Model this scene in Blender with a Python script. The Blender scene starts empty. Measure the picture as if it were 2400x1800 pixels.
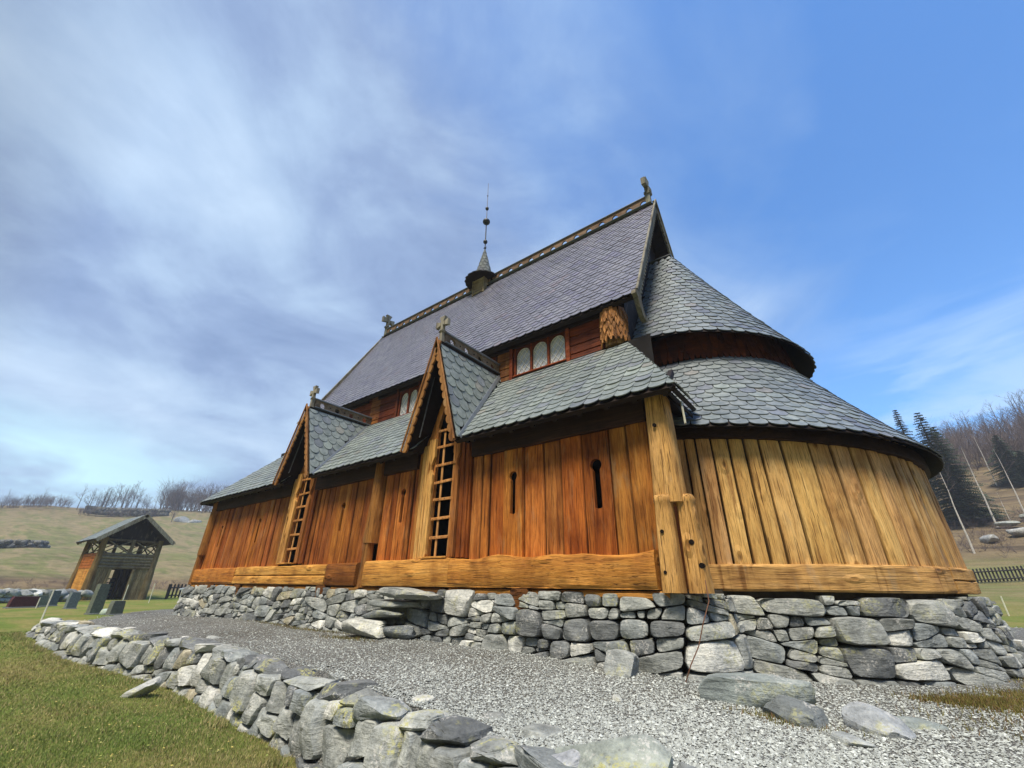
import bpy, bmesh, math, random
import numpy as np
from mathutils import Vector, Matrix, noise
from mathutils.geometry import intersect_line_line_2d
R = math.radians
rnd = random.Random(7)
scene = bpy.context.scene
COL = scene.collection

# ------------------------------------------------------------------ helpers
class MB:
    """collects shapes, builds ONE mesh object; per-vertex tint colour"""
    def __init__(s): s.v=[]; s.f=[]; s.c=[]; s.mi=[]
    def add(s, vs, fs, t=(1,1,1), m=0, tl=None):
        o=len(s.v); s.v.extend([tuple(map(float,p)) for p in vs]); s.f.extend([tuple(i+o for i in f) for f in fs])
        s.c.extend(tl if tl else [t]*len(vs)); s.mi.extend([m]*len(fs))
    def build(s, name, mat, parent=None, smooth=False, sharp=None):
        me=bpy.data.meshes.new(name); me.from_pydata(s.v,[],s.f)
        mats=mat if isinstance(mat,(list,tuple)) else [mat]
        for m in mats: me.materials.append(m)
        if len(mats)>1: me.polygons.foreach_set('material_index', s.mi)
        ca=me.color_attributes.new('tint','FLOAT_COLOR','POINT')
        arr=np.ones((len(s.v),4),np.float32)
        if s.c: arr[:,:3]=np.array(s.c,np.float32)
        ca.data.foreach_set('color',arr.ravel())
        if smooth:
            me.polygons.foreach_set('use_smooth',[True]*len(me.polygons))
            if sharp: me.set_sharp_from_angle(angle=R(sharp))
        me.update(); me.validate()
        o=bpy.data.objects.new(name,me); COL.objects.link(o)
        if parent: o.parent=parent
        return o

def np_mesh(name, V, F, C, mat, parent=None, smooth=False):
    """V (n,3), F (m,k) all same k"""
    me=bpy.data.meshes.new(name); n=len(V); m,k=F.shape
    me.vertices.add(n); me.vertices.foreach_set('co',np.asarray(V,np.float32).ravel())
    me.loops.add(m*k); me.loops.foreach_set('vertex_index',F.ravel().astype(np.int32))
    me.polygons.add(m); me.polygons.foreach_set('loop_start',np.arange(0,m*k,k,dtype=np.int32))
    me.materials.append(mat)
    me.polygons.foreach_set('use_smooth',np.full(m,smooth,bool))
    ca=me.color_attributes.new('tint','FLOAT_COLOR','POINT')
    arr=np.ones((n,4),np.float32); arr[:,:3]=C; ca.data.foreach_set('color',arr.ravel())
    me.update(calc_edges=True); me.validate()
    o=bpy.data.objects.new(name,me); COL.objects.link(o)
    if parent: o.parent=parent
    return o

def tag(o,label=None,cat=None,group=None,kind=None):
    if label: o['label']=label
    if cat: o['category']=cat
    if group: o['group']=group
    if kind: o['kind']=kind
    return o
def empty(name,loc=(0,0,0),rz=0,parent=None):
    o=bpy.data.objects.new(name,None); COL.objects.link(o); o.location=loc; o.rotation_euler=(0,0,rz)
    o.empty_display_size=.2
    if parent: o.parent=parent
    return o
def copy_tree(o,parent=None):
    c=o.copy(); COL.objects.link(c)
    if parent: c.parent=parent
    for ch in [x for x in bpy.data.objects if x.parent==o]: copy_tree(ch,c)
    return c
def g(v,s=.12):   # grey tint jitter
    k=1+rnd.uniform(-s,s); return (k,k,k)
def V3(*a): return Vector(a)

def bar(mb,p0,p1,w,h,up=(0,0,1),cham=.012,segs=1,jit=0,t=(1,1,1),taper=1.0,m=0):
    p0=Vector(p0);p1=Vector(p1);d=(p1-p0);L=d.length;d.normalize()
    upv=Vector(up);s=d.cross(upv)
    if s.length<1e-4: s=d.cross(Vector((1,0,0)))
    s.normalize();u=s.cross(d).normalized()
    c=min(cham,w*.4,h*.4);W=w/2;H=h/2
    prof=[(-W+c,-H),(W-c,-H),(W,-H+c),(W,H-c),(W-c,H),(-W+c,H),(-W,H-c),(-W,-H+c)]
    vs=[];n=8
    for i in range(segs+1):
        f=i/segs;k=1+(taper-1)*f;b=p0+d*L*f
        jx=rnd.uniform(-jit,jit);jy=rnd.uniform(-jit,jit)*.6;jw=1+rnd.uniform(-jit,jit)*2
        for a,e in prof: vs.append(b+s*(a*k*jw+jx)+u*(e*k+jy))
    fs=[]
    for i in range(segs):
        for j in range(n):
            fs.append((i*n+j,i*n+(j+1)%n,(i+1)*n+(j+1)%n,(i+1)*n+j))
    fs.append(tuple(reversed(range(n))));fs.append(tuple(segs*n+j for j in range(n)))
    mb.add(vs,[tuple(reversed(f)) for f in fs],t,m)

def tube(mb,pts,rad,n=10,t=(1,1,1),cap=True,m=0,jit=0):
    pts=[Vector(p) for p in pts];vs=[];fs=[]
    ref=Vector((0,0,1)) if abs((pts[-1]-pts[0]).normalized().z)<.9 else Vector((1,0,0))
    for i,p in enumerate(pts):
        d=(pts[min(i+1,len(pts)-1)]-pts[max(i-1,0)]).normalized()
        s=d.cross(ref).normalized();u=s.cross(d)
        r=rad[i] if isinstance(rad,(list,tuple)) else rad
        for j in range(n):
            a=2*math.pi*j/n;rr=r*(1+(rnd.uniform(-jit,jit) if jit else 0))
            vs.append(p+s*math.cos(a)*rr+u*math.sin(a)*rr)
    for i in range(len(pts)-1):
        for j in range(n):
            fs.append((i*n+j,i*n+(j+1)%n,(i+1)*n+(j+1)%n,(i+1)*n+j))
    if cap: fs.append(tuple(reversed(range(n))));fs.append(tuple((len(pts)-1)*n+j for j in range(n)))
    mb.add(vs,fs,t,m)

def prism(mb,pts2,org,U,W,th,t=(1,1,1),m=0):
    """extrude 2-D polygon (in plane org,U,W) by th along U x W"""
    U=Vector(U).normalized();W=Vector(W).normalized();N=U.cross(W).normalized();org=Vector(org)
    a=sum(pts2[i][0]*pts2[(i+1)%len(pts2)][1]-pts2[(i+1)%len(pts2)][0]*pts2[i][1] for i in range(len(pts2)))
    if a<0: pts2=list(reversed(pts2))
    n=len(pts2)
    A=[org+U*x+W*y+N*(th/2) for x,y in pts2];B=[org+U*x+W*y-N*(th/2) for x,y in pts2]
    fs=[tuple(range(n)),tuple(reversed(range(n,2*n)))]
    for i in range(n): fs.append((i,n+i,n+(i+1)%n,(i+1)%n))
    mb.add(A+B,fs,t,m)

def quad(mb,a,b,c,d,t=(1,1,1),m=0): mb.add([a,b,c,d],[(0,1,2,3)],t,m)

# ------------------------------------------------------------------ materials
def newmat(name):
    m=bpy.data.materials.new(name);m.use_nodes=True;nt=m.node_tree
    for n in list(nt.nodes): nt.nodes.remove(n)
    out=nt.nodes.new('ShaderNodeOutputMaterial');b=nt.nodes.new('ShaderNodeBsdfPrincipled')
    nt.links.new(b.outputs[0],out.inputs[0]);return m,nt,b
class N:
    def __init__(s,nt): s.nt=nt;s.tc=None
    def node(s,t,**k):
        n=s.nt.nodes.new(t)
        for a,b in k.items(): setattr(n,a,b)
        return n
    def link(s,a,b): s.nt.links.new(a,b)
    def obj(s,scale=(1,1,1),rot=(0,0,0)):
        if not s.tc: s.tc=s.node('ShaderNodeTexCoord')
        mp=s.node('ShaderNodeMapping');mp.inputs['Scale'].default_value=scale;mp.inputs['Rotation'].default_value=rot
        s.link(s.tc.outputs['Object'],mp.inputs[0]);return mp.outputs[0]
    def noise(s,vec,scale=5,detail=4,rough=.55,dist=0):
        n=s.node('ShaderNodeTexNoise');n.inputs['Scale'].default_value=scale;n.inputs['Detail'].default_value=detail
        n.inputs['Roughness'].default_value=rough;n.inputs['Distortion'].default_value=dist
        s.link(vec,n.inputs['Vector']);return n.outputs['Fac']
    def voro(s,vec,scale=5,feature='F1',out='Distance',rand=1):
        n=s.node('ShaderNodeTexVoronoi');n.feature=feature;n.inputs['Scale'].default_value=scale
        n.inputs['Randomness'].default_value=rand
        s.link(vec,n.inputs['Vector']);return n.outputs[out]
    def ramp(s,fac,stops,interp='LINEAR'):
        n=s.node('ShaderNodeValToRGB');n.color_ramp.interpolation=interp;e=n.color_ramp.elements
        while len(e)<len(stops): e.new(.5)
        for i,(p,c) in enumerate(stops):
            e[i].position=p;e[i].color=(c[0],c[1],c[2],1) if isinstance(c,(tuple,list)) else (c,c,c,1)
        s.link(fac,n.inputs[0]);return n.outputs[0]
    def mix(s,fac,a,b,mode='MIX'):
        n=s.node('ShaderNodeMix');n.data_type='RGBA';n.blend_type=mode
        for i,x in ((0,fac),(6,a),(7,b)):
            if hasattr(x,'links') or hasattr(x,'is_linked'): s.link(x,n.inputs[i])
            elif i==0: n.inputs[0].default_value=x
            else: n.inputs[i].default_value=(x[0],x[1],x[2],1)
        return n.outputs[2]
    def math(s,op,a,b=0.0,c=None):
        n=s.node('ShaderNodeMath');n.operation=op
        for i,x in enumerate((a,b,c)):
            if x is None: continue
            if hasattr(x,'is_linked'): s.link(x,n.inputs[i])
            else: n.inputs[i].default_value=x
        return n.outputs[0]
    def tint(s):
        n=s.node('ShaderNodeAttribute');n.attribute_name='tint';return n.outputs['Color']
    def bump(s,h,strength,dist,b):
        n=s.node('ShaderNodeBump');n.inputs['Strength'].default_value=strength;n.inputs['Distance'].default_value=dist
        s.link(h,n.inputs['Height']);s.link(n.outputs[0],b.inputs['Normal'])

def wood(name,c_lo,c_mid,c_hi,axis='z',rough=.62,bump=.5,knots=True,grey=0.0):
    m,nt,b=newmat(name);n=N(nt)
    st={'z':(14,14,.9),'x':(.8,12,16),'h':(.9,.9,20)}[axis]
    st2={'z':(5,5,.5),'x':(.5,5,6),'h':(.7,.7,6)}[axis]
    v=n.obj(st);v2=n.obj(st2)
    g1=n.noise(v,5,7,.72,.5);g2=n.noise(v2,1.6,5,.6,.8);blotch=n.noise(n.obj((1,1,.6)),2.3,4,.6)
    col=n.ramp(g2,[(.25,c_lo),(.5,c_mid),(.75,c_hi)])
    fine=n.ramp(g1,[(.33,(.38,.33,.29)),(.52,(1,1,1)),(.72,(1.25,1.22,1.16))])
    col=n.mix(.8,col,fine,'MULTIPLY')
    bl=n.ramp(blotch,[(.3,(.50,.40,.32)),(.5,(.95,.92,.88)),(.75,(1.14,1.14,1.12))])
    col=n.mix(.8,col,bl,'MULTIPLY')
    h=n.math('ADD',g1,n.math('MULTIPLY',g2,.6))
    if knots:
        kv={'z':(3.2,3.2,1.5),'x':(1.4,3,3.4),'h':(1.6,1.6,4)}[axis]
        k=n.voro(n.obj(kv),1.15)
        kr=n.ramp(k,[(.05,(.14,.09,.06)),(.10,(.7,.6,.48)),(.17,(1,1,1))])
        col=n.mix(.75,col,kr,'MULTIPLY')
        h=n.math('ADD',h,n.math('MULTIPLY',n.ramp(k,[(.0,0),(.14,1),(.26,0)]),1.3))
    cr=n.ramp(n.noise(n.obj(tuple(x*(2.2 if x>2 else .55) for x in st)),2.4,3,.5,.2),[(.34,(.12,.07,.045)),(.385,(1,1,1))])
    col=n.mix(.75,col,cr,'MULTIPLY')
    if axis!='x':   # black tar runs and grey weathering
        run=n.noise(n.obj((7,7,.35)),1.6,4,.6,.2);col=n.mix(.7,col,n.ramp(run,[(.33,(.36,.26,.20)),(.43,(1,1,1))]),'MULTIPLY')
        gw=n.ramp(n.noise(n.obj((3,3,.9),(0,0,1)),1.3,5,.65),[(.58,0),(.70,.45)]);col=n.mix(gw,col,(.34,.28,.19))
    col=n.mix(1,col,n.tint(),'MULTIPLY')
    nt.links.new(col,b.inputs['Base Color'])
    b.inputs['Roughness'].default_value=rough;b.inputs['Specular IOR Level'].default_value=.2
    n.bump(n.math('ADD',h,n.math('MULTIPLY',cr,.6)),bump,.02,b)
    return m

M={}
M['wall']=wood('tarred_pine_wall',(.21,.072,.016),(.42,.18,.042),(.60,.31,.088),'z',.65,.8,False)
M['apse']=wood('pale_pine_apse',(.50,.28,.095),(.68,.42,.155),(.80,.55,.24),'z',.7,.7)
M['sill']=wood('sill_pine',(.36,.15,.03),(.56,.29,.065),(.68,.40,.12),'x',.58,.8)
M['sillh']=wood('sill_pine_pale',(.40,.22,.07),(.60,.36,.12),(.72,.46,.19),'h',.62,.8)
M['post']=wood('post_pine',(.40,.22,.07),(.60,.36,.12),(.72,.46,.19),'z',.6,.9)
M['darkwall']=wood('dark_red_boards',(.07,.018,.006),(.13,.036,.010),(.20,.06,.015),'x',.55)
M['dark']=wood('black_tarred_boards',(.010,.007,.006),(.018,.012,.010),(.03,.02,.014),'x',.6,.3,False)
M['darkz']=wood('black_tarred_planks',(.010,.007,.006),(.020,.014,.011),(.035,.024,.017),'z',.6,.3,False)
M['grey']=wood('weathered_grey_wood',(.14,.14,.12),(.24,.24,.21),(.34,.34,.30),'z',.8,.4,False)
M['greybrown']=wood('grey_brown_wood',(.13,.11,.065),(.22,.19,.125),(.32,.285,.20),'x',.8,.5,False)
M['greybrownz']=wood('grey_brown_planks',(.15,.13,.065),(.25,.21,.115),(.36,.31,.19),'z',.8,.6,False)
M['barge']=wood('barge_pine',(.22,.10,.03),(.36,.19,.07),(.48,.29,.12),'z',.65,.4,False)
M['lattice']=wood('lattice_pine',(.36,.18,.06),(.55,.31,.12),(.68,.42,.2),'z',.65,.3,False)
M['crest']=wood('crest_brown',(.10,.07,.045),(.17,.125,.085),(.25,.19,.14),'x',.75,.3,False)

def slate(name,cols,rough=.42):
    m,nt,b=newmat(name);n=N(nt)
    v=n.obj();a=n.noise(v,9,5,.6);c=n.noise(v,1.1,5,.6)
    col=n.ramp(a,[(.3,cols[0]),(.5,cols[1]),(.7,cols[2])])
    col=n.mix(.8,col,n.ramp(c,[(.3,(.74,.76,.78)),(.55,(1,1,1)),(.75,(1.2,1.2,1.1))]),'MULTIPLY')
    sp=n.ramp(n.noise(v,38,2,.6),[(.66,(1,1,1)),(.74,(1.5,1.55,1.4))])
    col=n.mix(.5,col,sp,'MULTIPLY')
    col=n.mix(1,col,n.tint(),'MULTIPLY')
    nt.links.new(col,b.inputs['Base Color']);b.inputs['Roughness'].default_value=rough
    b.inputs['Specular IOR Level'].default_value=.6
    n.bump(n.noise(n.obj((1,1,2)),22,5,.65),.35,.012,b);return m
M['slate_main']=slate('violet_grey_slate',[(.105,.110,.142),(.15,.155,.20),(.21,.213,.265)],.42)
M['slate_green']=slate('green_grey_slate',[(.13,.16,.156),(.185,.218,.212),(.255,.29,.28)],.45)
M['slate_spire']=slate('dull_spire_slate',[(.13,.155,.155),(.18,.21,.21),(.24,.275,.27)],.9)
M['slate_apse']=slate('blue_grey_slate',[(.115,.14,.15),(.165,.195,.208),(.235,.265,.275)],.44)

def stone(name,lichen=.3,warm=0):
    m,nt,b=newmat(name);n=N(nt);v=n.obj()
    a=n.noise(v,4,8,.66,.3);f=n.noise(v,26,6,.7)
    strat=n.noise(n.obj((2,2,14),(R(14),R(-9),0)),2.2,5,.6,.6)
    col=n.ramp(a,[(.28,(.15,.162,.162)),(.5,(.27,.285,.28)),(.72,(.44,.45,.43))])
    col=n.mix(.6,col,n.ramp(f,[(.3,(.5,.5,.5)),(.5,(1,1,1)),(.7,(1.35,1.33,1.28))]),'MULTIPLY')
    col=n.mix(.55,col,n.ramp(strat,[(.36,(.62,.62,.62)),(.5,(1,1,1)),(.7,(1.2,1.18,1.14))]),'MULTIPLY')
    col=n.mix(1,col,n.tint(),'MULTIPLY')
    lm=n.math('MULTIPLY',n.ramp(n.noise(v,3.1,3,.5),[(.56,0),(.66,1)]),n.ramp(n.noise(v,30,4,.7),[(.47,0),(.56,1)]))
    col=n.mix(n.math('MULTIPLY',lm,lichen*1.6),col,(.42,.42,.16))
    wl=n.math('MULTIPLY',n.ramp(n.noise(n.obj((1,1,1),(1,2,3)),5,3,.5),[(.55,0),(.63,1)]),n.ramp(n.noise(v,44,3,.7),[(.5,0),(.6,1)]))
    col=n.mix(n.math('MULTIPLY',wl,.6),col,(.62,.62,.58))
    dk=n.ramp(n.voro(v,17),[(.08,.0),(.16,1)])
    col=n.mix(n.math('MULTIPLY',n.math('SUBTRACT',1,dk),.5),col,(.09,.09,.08))
    nt.links.new(col,b.inputs['Base Color']);b.inputs['Roughness'].default_value=.85
    h=n.math('ADD',n.math('MULTIPLY',f,.5),n.math('ADD',a,n.math('MULTIPLY',strat,.5)))
    n.bump(h,.9,.035,b);return m
M['stone']=stone('grey_fieldstone',.3)
M['stone_wall']=stone('lichened_fieldstone',.55)

def simple(name,col,rough=.7,nscale=8,var=.25,bump=.2,metal=0,spec=.4):
    m,nt,b=newmat(name);n=N(nt);v=n.obj()
    f=n.noise(v,nscale,5,.6)
    lo=tuple(c*(1-var) for c in col);hi=tuple(min(1,c*(1+var)) for c in col)
    c=n.mix(1,n.ramp(f,[(.3,lo),(.7,hi)]),n.tint(),'MULTIPLY')
    nt.links.new(c,b.inputs['Base Color']);b.inputs['Roughness'].default_value=rough;b.inputs['Metallic'].default_value=metal
    b.inputs['Specular IOR Level'].default_value=spec
    if bump: n.bump(f,bump,.02,b)
    return m
M['iron']=simple('dark_iron',(.05,.055,.06),.5,12,.3,.1,.6)
M['lead']=simple('lead_flashing',(.20,.22,.24),.45,6,.15,.1,.5)
M['came']=simple('pale_lead_came',(.74,.74,.70),.5,12,.1,0)
M['copper']=simple('thin_copper_wire',(.20,.10,.06),.5,12,.2,0,.6)
M['bark']=simple('dark_bark',(.11,.085,.07),.9,10,.4,.4)
M['twig']=simple('bare_twigs',(.115,.095,.09),.9,3,.3,0)
M['birch']=simple('birch_bark',(.55,.54,.50),.8,9,.35,.3)
M['needle']=simple('spruce_needles',(.05,.078,.055),.8,3,.4,0)
M['needleb']=simple('pine_needles',(.045,.075,.050),.8,3,.4,0)
M['white']=simple('white_paint',(.75,.77,.78),.5,9,.08,.05)
M['pole']=simple('bleached_stick',(.62,.64,.52),.7,12,.15,.1)
M['black']=simple('black_paint',(.018,.018,.022),.6,9,.3,.1)
M['granite']=simple('grey_granite',(.17,.19,.18),.6,22,.35,.15)
M['maroon']=simple('maroon_granite',(.075,.022,.03),.35,24,.3,.05)
M['earth']=simple('dark_earth',(.05,.042,.03),.95,12,.4,.5)
M['void']=simple('dark_interior',(.006,.005,.005),.9,5,.2,0)
M['peb']=simple('gravel_chips',(.325,.345,.325),.85,60,.25,.0)
M['blade']=simple('lawn_blades',(1,1,1),.75,2,.15,0)
def glass():
    m,nt,b=newmat('leaded_glass');n=N(nt);v=n.obj()
    c=n.ramp(n.noise(v,2.5,3,.5),[(.3,(.46,.50,.56)),(.7,(.62,.66,.72))])  # pale bluish variation paints the reflected cloudy sky into the pane colour
    nt.links.new(c,b.inputs['Base Color']);b.inputs['Roughness'].default_value=.12
    b.inputs['Specular IOR Level'].default_value=.9;b.inputs['Coat Weight'].default_value=.6;b.inputs['Coat Roughness'].default_value=.05
    n.bump(n.noise(v,6,2,.5),.12,.02,b);return m
M['glass']=glass()
def gravel():
    m,nt,b=newmat('grey_gravel');n=N(nt);v=n.obj()
    c=n.voro(v,58,out='Color');d=n.voro(v,58)
    sep=n.node('ShaderNodeSeparateColor');n.link(c,sep.inputs[0])
    col=n.ramp(sep.outputs[0],[(.0,(.16,.17,.16)),(.45,(.29,.305,.29)),(.8,(.40,.415,.395)),(1,(.56,.57,.54))])
    col=n.mix(1,col,n.ramp(d,[(.25,(1,1,1)),(.6,(.35,.34,.32))]),'MULTIPLY')
    big=n.noise(v,.9,4,.6)
    col=n.mix(.8,col,n.ramp(big,[(.35,(.62,.58,.52)),(.55,(1.0,1.0,1.0))]),'MULTIPLY')
    nt.links.new(col,b.inputs['Base Color']);b.inputs['Roughness'].default_value=.9
    n.bump(n.math('SUBTRACT',1,d),1,.03,b);return m
M['gravel']=gravel()
def ground():
    m,nt,b=newmat('lawn_and_fields');n=N(nt);v=n.obj()
    geo=n.node('ShaderNodeSeparateXYZ');n.link(v,geo.inputs[0])
    a=n.noise(v,.55,5,.6);f=n.noise(v,9,6,.7);s=n.noise(n.obj((1,3.5,3.5)),.05,6,.62,.5);s2=n.noise(n.obj((.5,1,6)),.35,5,.65,.3)
    lawn=n.ramp(a,[(.28,(.09,.15,.028)),(.45,(.14,.18,.04)),(.58,(.22,.20,.07)),(.72,(.12,.165,.035))])
    field=n.ramp(s,[(.32,(.115,.14,.05)),(.42,(.165,.155,.08)),(.50,(.215,.18,.105)),(.58,(.135,.15,.06)),(.66,(.19,.16,.095)),(.76,(.12,.095,.065))])
    fs_=n.noise(n.obj((.25,.6,2.2)),1.3,6,.68,.4);field=n.mix(.8,field,n.ramp(fs_,[(.35,(.62,.64,.6)),(.5,(1,1,1)),(.66,(1.3,1.25,1.2))]),'MULTIPLY')
    brown=n.ramp(s2,[(.32,(.06,.048,.038)),(.45,(.12,.09,.06)),(.6,(.20,.155,.09)),(.72,(.12,.10,.07))])
    # height above the churchyard decides lawn -> field -> brown hill
    t=n.node('ShaderNodeAttribute');t.attribute_name='tint'
    sp=n.node('ShaderNodeSeparateColor');n.link(t.outputs['Color'],sp.inputs[0])
    col=n.mix(sp.outputs[0],lawn,field);col=n.mix(sp.outputs[1],col,brown)
    col=n.mix(.7,col,n.ramp(f,[(.3,(.62,.62,.6)),(.5,(1,1,1)),(.7,(1.25,1.25,1.2))]),'MULTIPLY')
    nt.links.new(col,b.inputs['Base Color']);b.inputs['Roughness'].default_value=.95;b.inputs['Specular IOR Level'].default_value=.1
    n.bump(n.math('ADD',f,n.noise(v,2,5,.6)),.9,.08,b);return m
M['ground']=ground()

# ------------------------------------------------------------------ ground shape
def lerp_tab(x,tab): return np.interp(x,[a for a,_ in tab],[b for _,b in tab])
LP=[(0,-1.38),(9,-1.40),(12,-1.36),(16,-1.15),(20,-.98),(38,-1.02),(44,-.95),(50,-.1),(56,.5),(100,4.7),(140,11.0),(170,18.2),(190,20.5),(230,20.0),(600,18),(2500,16)]
RP=[(0,-1.0),(8,-.9),(12,-.84),(18,-.78),(24,-.66),(30,-.3),(42,.54),(50,2.5),(60,5.2),(65,6.4),(75,9.6),(85,13.4),(97,18.3),(110,23.3),(128,25.5),(200,27),(600,28),(2500,28)]
wall_top=[(-16.45,2.47),(-15.2,2.45),(-13.6,2.55),(-12,2.68),(-10.9,2.88),(-9.5,3.05),(-8.7,3.12),(-6.7,3.07),(-5,2.9),(-4.06,2.79),(-3.36,2.71),(-2.9,2.68),(-2.34,2.58),(-1.9,2.52),(-1.3,2.42),(-.5,2.2),(.8,1.8)]
TP=[(-16.4,2.7)]+[(x,y+.22) for x,y in wall_top[1:]]+[(3,1.0),(7,-1.5),(14,-2.5),(15,18),(4.8,18.5),(1.5,18.5),(-22,17),(-22,10),(-21,6.8),(-19.4,4.8)]
TPn=np.array(TP)
def sdist(X,Y):
    """signed distance to terrace outline, negative inside"""
    P=np.stack([X,Y],-1);A=TPn;B=np.roll(TPn,-1,0);best=np.full(X.shape,1e9);ins=np.zeros(X.shape,bool)
    for a,b in zip(A,B):
        ab=b-a;t=np.clip(((P-a)@ab)/(ab@ab),0,1);d=np.linalg.norm(P-(a+t[...,None]*ab),axis=-1);best=np.minimum(best,d)
        c=((a[1]>P[...,1])!=(b[1]>P[...,1]))&(P[...,0]<(b[0]-a[0])*(P[...,1]-a[1])/(b[1]-a[1]+1e-12)+a[0]);ins^=c
    return np.where(ins,-best,best)
def crest_scale(az):   # az degrees, left side crest height factor
    return np.interp(az,[-100,-87,-84,-80,-75,-60],[.86,.90,.985,1.0,1.10,1.25])
def ground_z(X,Y,raw=False):
    r=np.hypot(X,Y);az=np.degrees(np.arctan2(X,Y))
    zl=lerp_tab(r,LP);zl=np.where(zl>.3,zl*crest_scale(az),zl)
    zr=lerp_tab(r,RP)
    w=np.clip((az+55)/50,0,1);w=w*w*(3-2*w)
    wn=np.where((az>100)|(az<-120),1-np.clip((np.abs(az)-100)/60,0,1)*.0,1.)
    z=zl*(1-w)+zr*w
    if not raw:
        s=sdist(X,Y);z=np.where(s<0,np.minimum(z,-1.25),z)
    return z
def gz(x,y): return float(ground_z(np.array([x*1.]),np.array([y*1.]))[0])
def fbm(X,Y,sc,amp,oct=4,seed=0):
    out=np.zeros(X.shape);rg=np.random.RandomState(seed)
    for o in range(oct):
        for k in range(3):
            a=rg.uniform(0,6.28);f=sc*2**o*rg.uniform(.7,1.3);out+=np.sin((X*math.cos(a)+Y*math.sin(a))*f+rg.uniform(0,6.28))*amp/2**o/2
    return out
def make_ground():
    rs=np.concatenate([np.linspace(.2,22,88),np.geomspace(22.4,260,110),np.geomspace(280,2500,14)])
    az=np.radians(np.concatenate([np.arange(-100,-60,.5),np.arange(-60,0,1.),np.arange(0,25,.4),np.arange(25,260,4)]))
    Rr,A=np.meshgrid(rs,az,indexing='ij');X=Rr*np.sin(A);Y=Rr*np.cos(A)
    Z=ground_z(X,Y)
    far=np.clip((Rr-45)/60,0,1)
    Z=Z+fbm(X,Y,.09,.55,5,3)*far+fbm(X,Y,.9,.018,3,5)*(Rr<45)
    # south face of the little hump under the retaining wall
    nr,na=X.shape;V=np.stack([X,Y,Z],-1).reshape(-1,3)
    i,j=np.meshgrid(np.arange(nr-1),np.arange(na),indexing='ij');j2=(j+1)%na
    F=np.stack([i*na+j,i*na+j2,(i+1)*na+j2,(i+1)*na+j],-1).reshape(-1,4)[:,::-1]
    azd=np.degrees(A);azd=np.where(azd>180,azd-360,azd)
    left=azd<-40;fld=np.where(left,np.clip((Rr-43)/8,0,1),np.clip((Rr-22)/14,0,1)*.75)
    brn=np.where(left,np.clip((Rr-46)/2,0,1)*np.clip((57-Rr)/5,0,1)+np.clip((Rr-150)/30,0,1)*.45,np.clip((Rr-46)/6,0,1)*.93)
    C=np.stack([fld,np.clip(brn,0,1),np.zeros_like(fld)],-1).reshape(-1,3)
    o=np_mesh('ground',V,F,C,M['ground'],smooth=True);tag(o,kind='structure')
make_ground()
def grav_z(X,Y):
    z=-.74-.055*np.clip(5.4-Y,0,4)-.10*np.clip((X+4)/3.5,0,1)-.10*np.clip((-X-13)/3,0,1)
    z=z+.02*np.clip(Y-7,0,20)*np.clip((X)/3,0,1)*.3
    return z+fbm(X,Y,1.3,.012,3,9)
def gvz(x,y): return float(grav_z(np.array([x*1.]),np.array([y*1.]))[0])
def make_terrace():
    xs=np.arange(-22.6,15.4,.2);ys=np.arange(-3,19,.2);X,Y=np.meshgrid(xs,ys,indexing='ij')
    s=sdist(X,Y);Z=grav_z(X,Y)-np.clip(s+.12,0,1)*1.1
    n1,n2=X.shape;V=np.stack([X,Y,Z],-1).reshape(-1,3)
    i,j=np.meshgrid(np.arange(n1-1),np.arange(n2-1),indexing='ij')
    F=np.stack([i*n2+j,(i+1)*n2+j,(i+1)*n2+j+1,i*n2+j+1],-1).reshape(-1,4)
    ok=(s.ravel()[F].min(1)<.35)
    o=np_mesh('gravel_yard',V,F[ok],np.ones((len(V),3)),M['gravel'],smooth=True);tag(o,kind='structure')
make_terrace()

# ------------------------------------------------------------------ stones
def ico(sub):
    bm=bmesh.new();bmesh.ops.create_icosphere(bm,subdivisions=sub,radius=1)
    v=np.array([p.co[:] for p in bm.verts]);f=[tuple(x.index for x in q.verts) for q in bm.faces];bm.free();return v,f
ICO={k:ico(k) for k in (1,2,3,4)}
def rock(mb,c,size,rot=(0,0,0),seed=0,sub=3,cuts=9,t=(1,1,1),box=.6,rough=.05):
    rg=np.random.RandomState(seed);v,f=ICO[sub];p=np.sign(v)*np.abs(v)**box;p=p/np.abs(p).max()
    for k in range(cuts):
        n=rg.normal(size=3);n/=np.linalg.norm(n);d=rg.uniform(.62,.95);q=p@n-d;p=p-np.outer(np.clip(q,0,None),n)
    off=rg.uniform(0,50,3)
    nz=np.array([noise.fractal(Vector(a*1.6+off),.9,2.1,4) for a in v])
    p=p*(1+nz[:,None]*rough)
    p=p*np.array(size)/2
    m=Matrix.Rotation(rot[2],3,'Z')@Matrix.Rotation(rot[1],3,'Y')@Matrix.Rotation(rot[0],3,'X')
    p=p@np.array(m).T+np.array(c)
    mb.add([tuple(a) for a in p],f,t)

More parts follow.
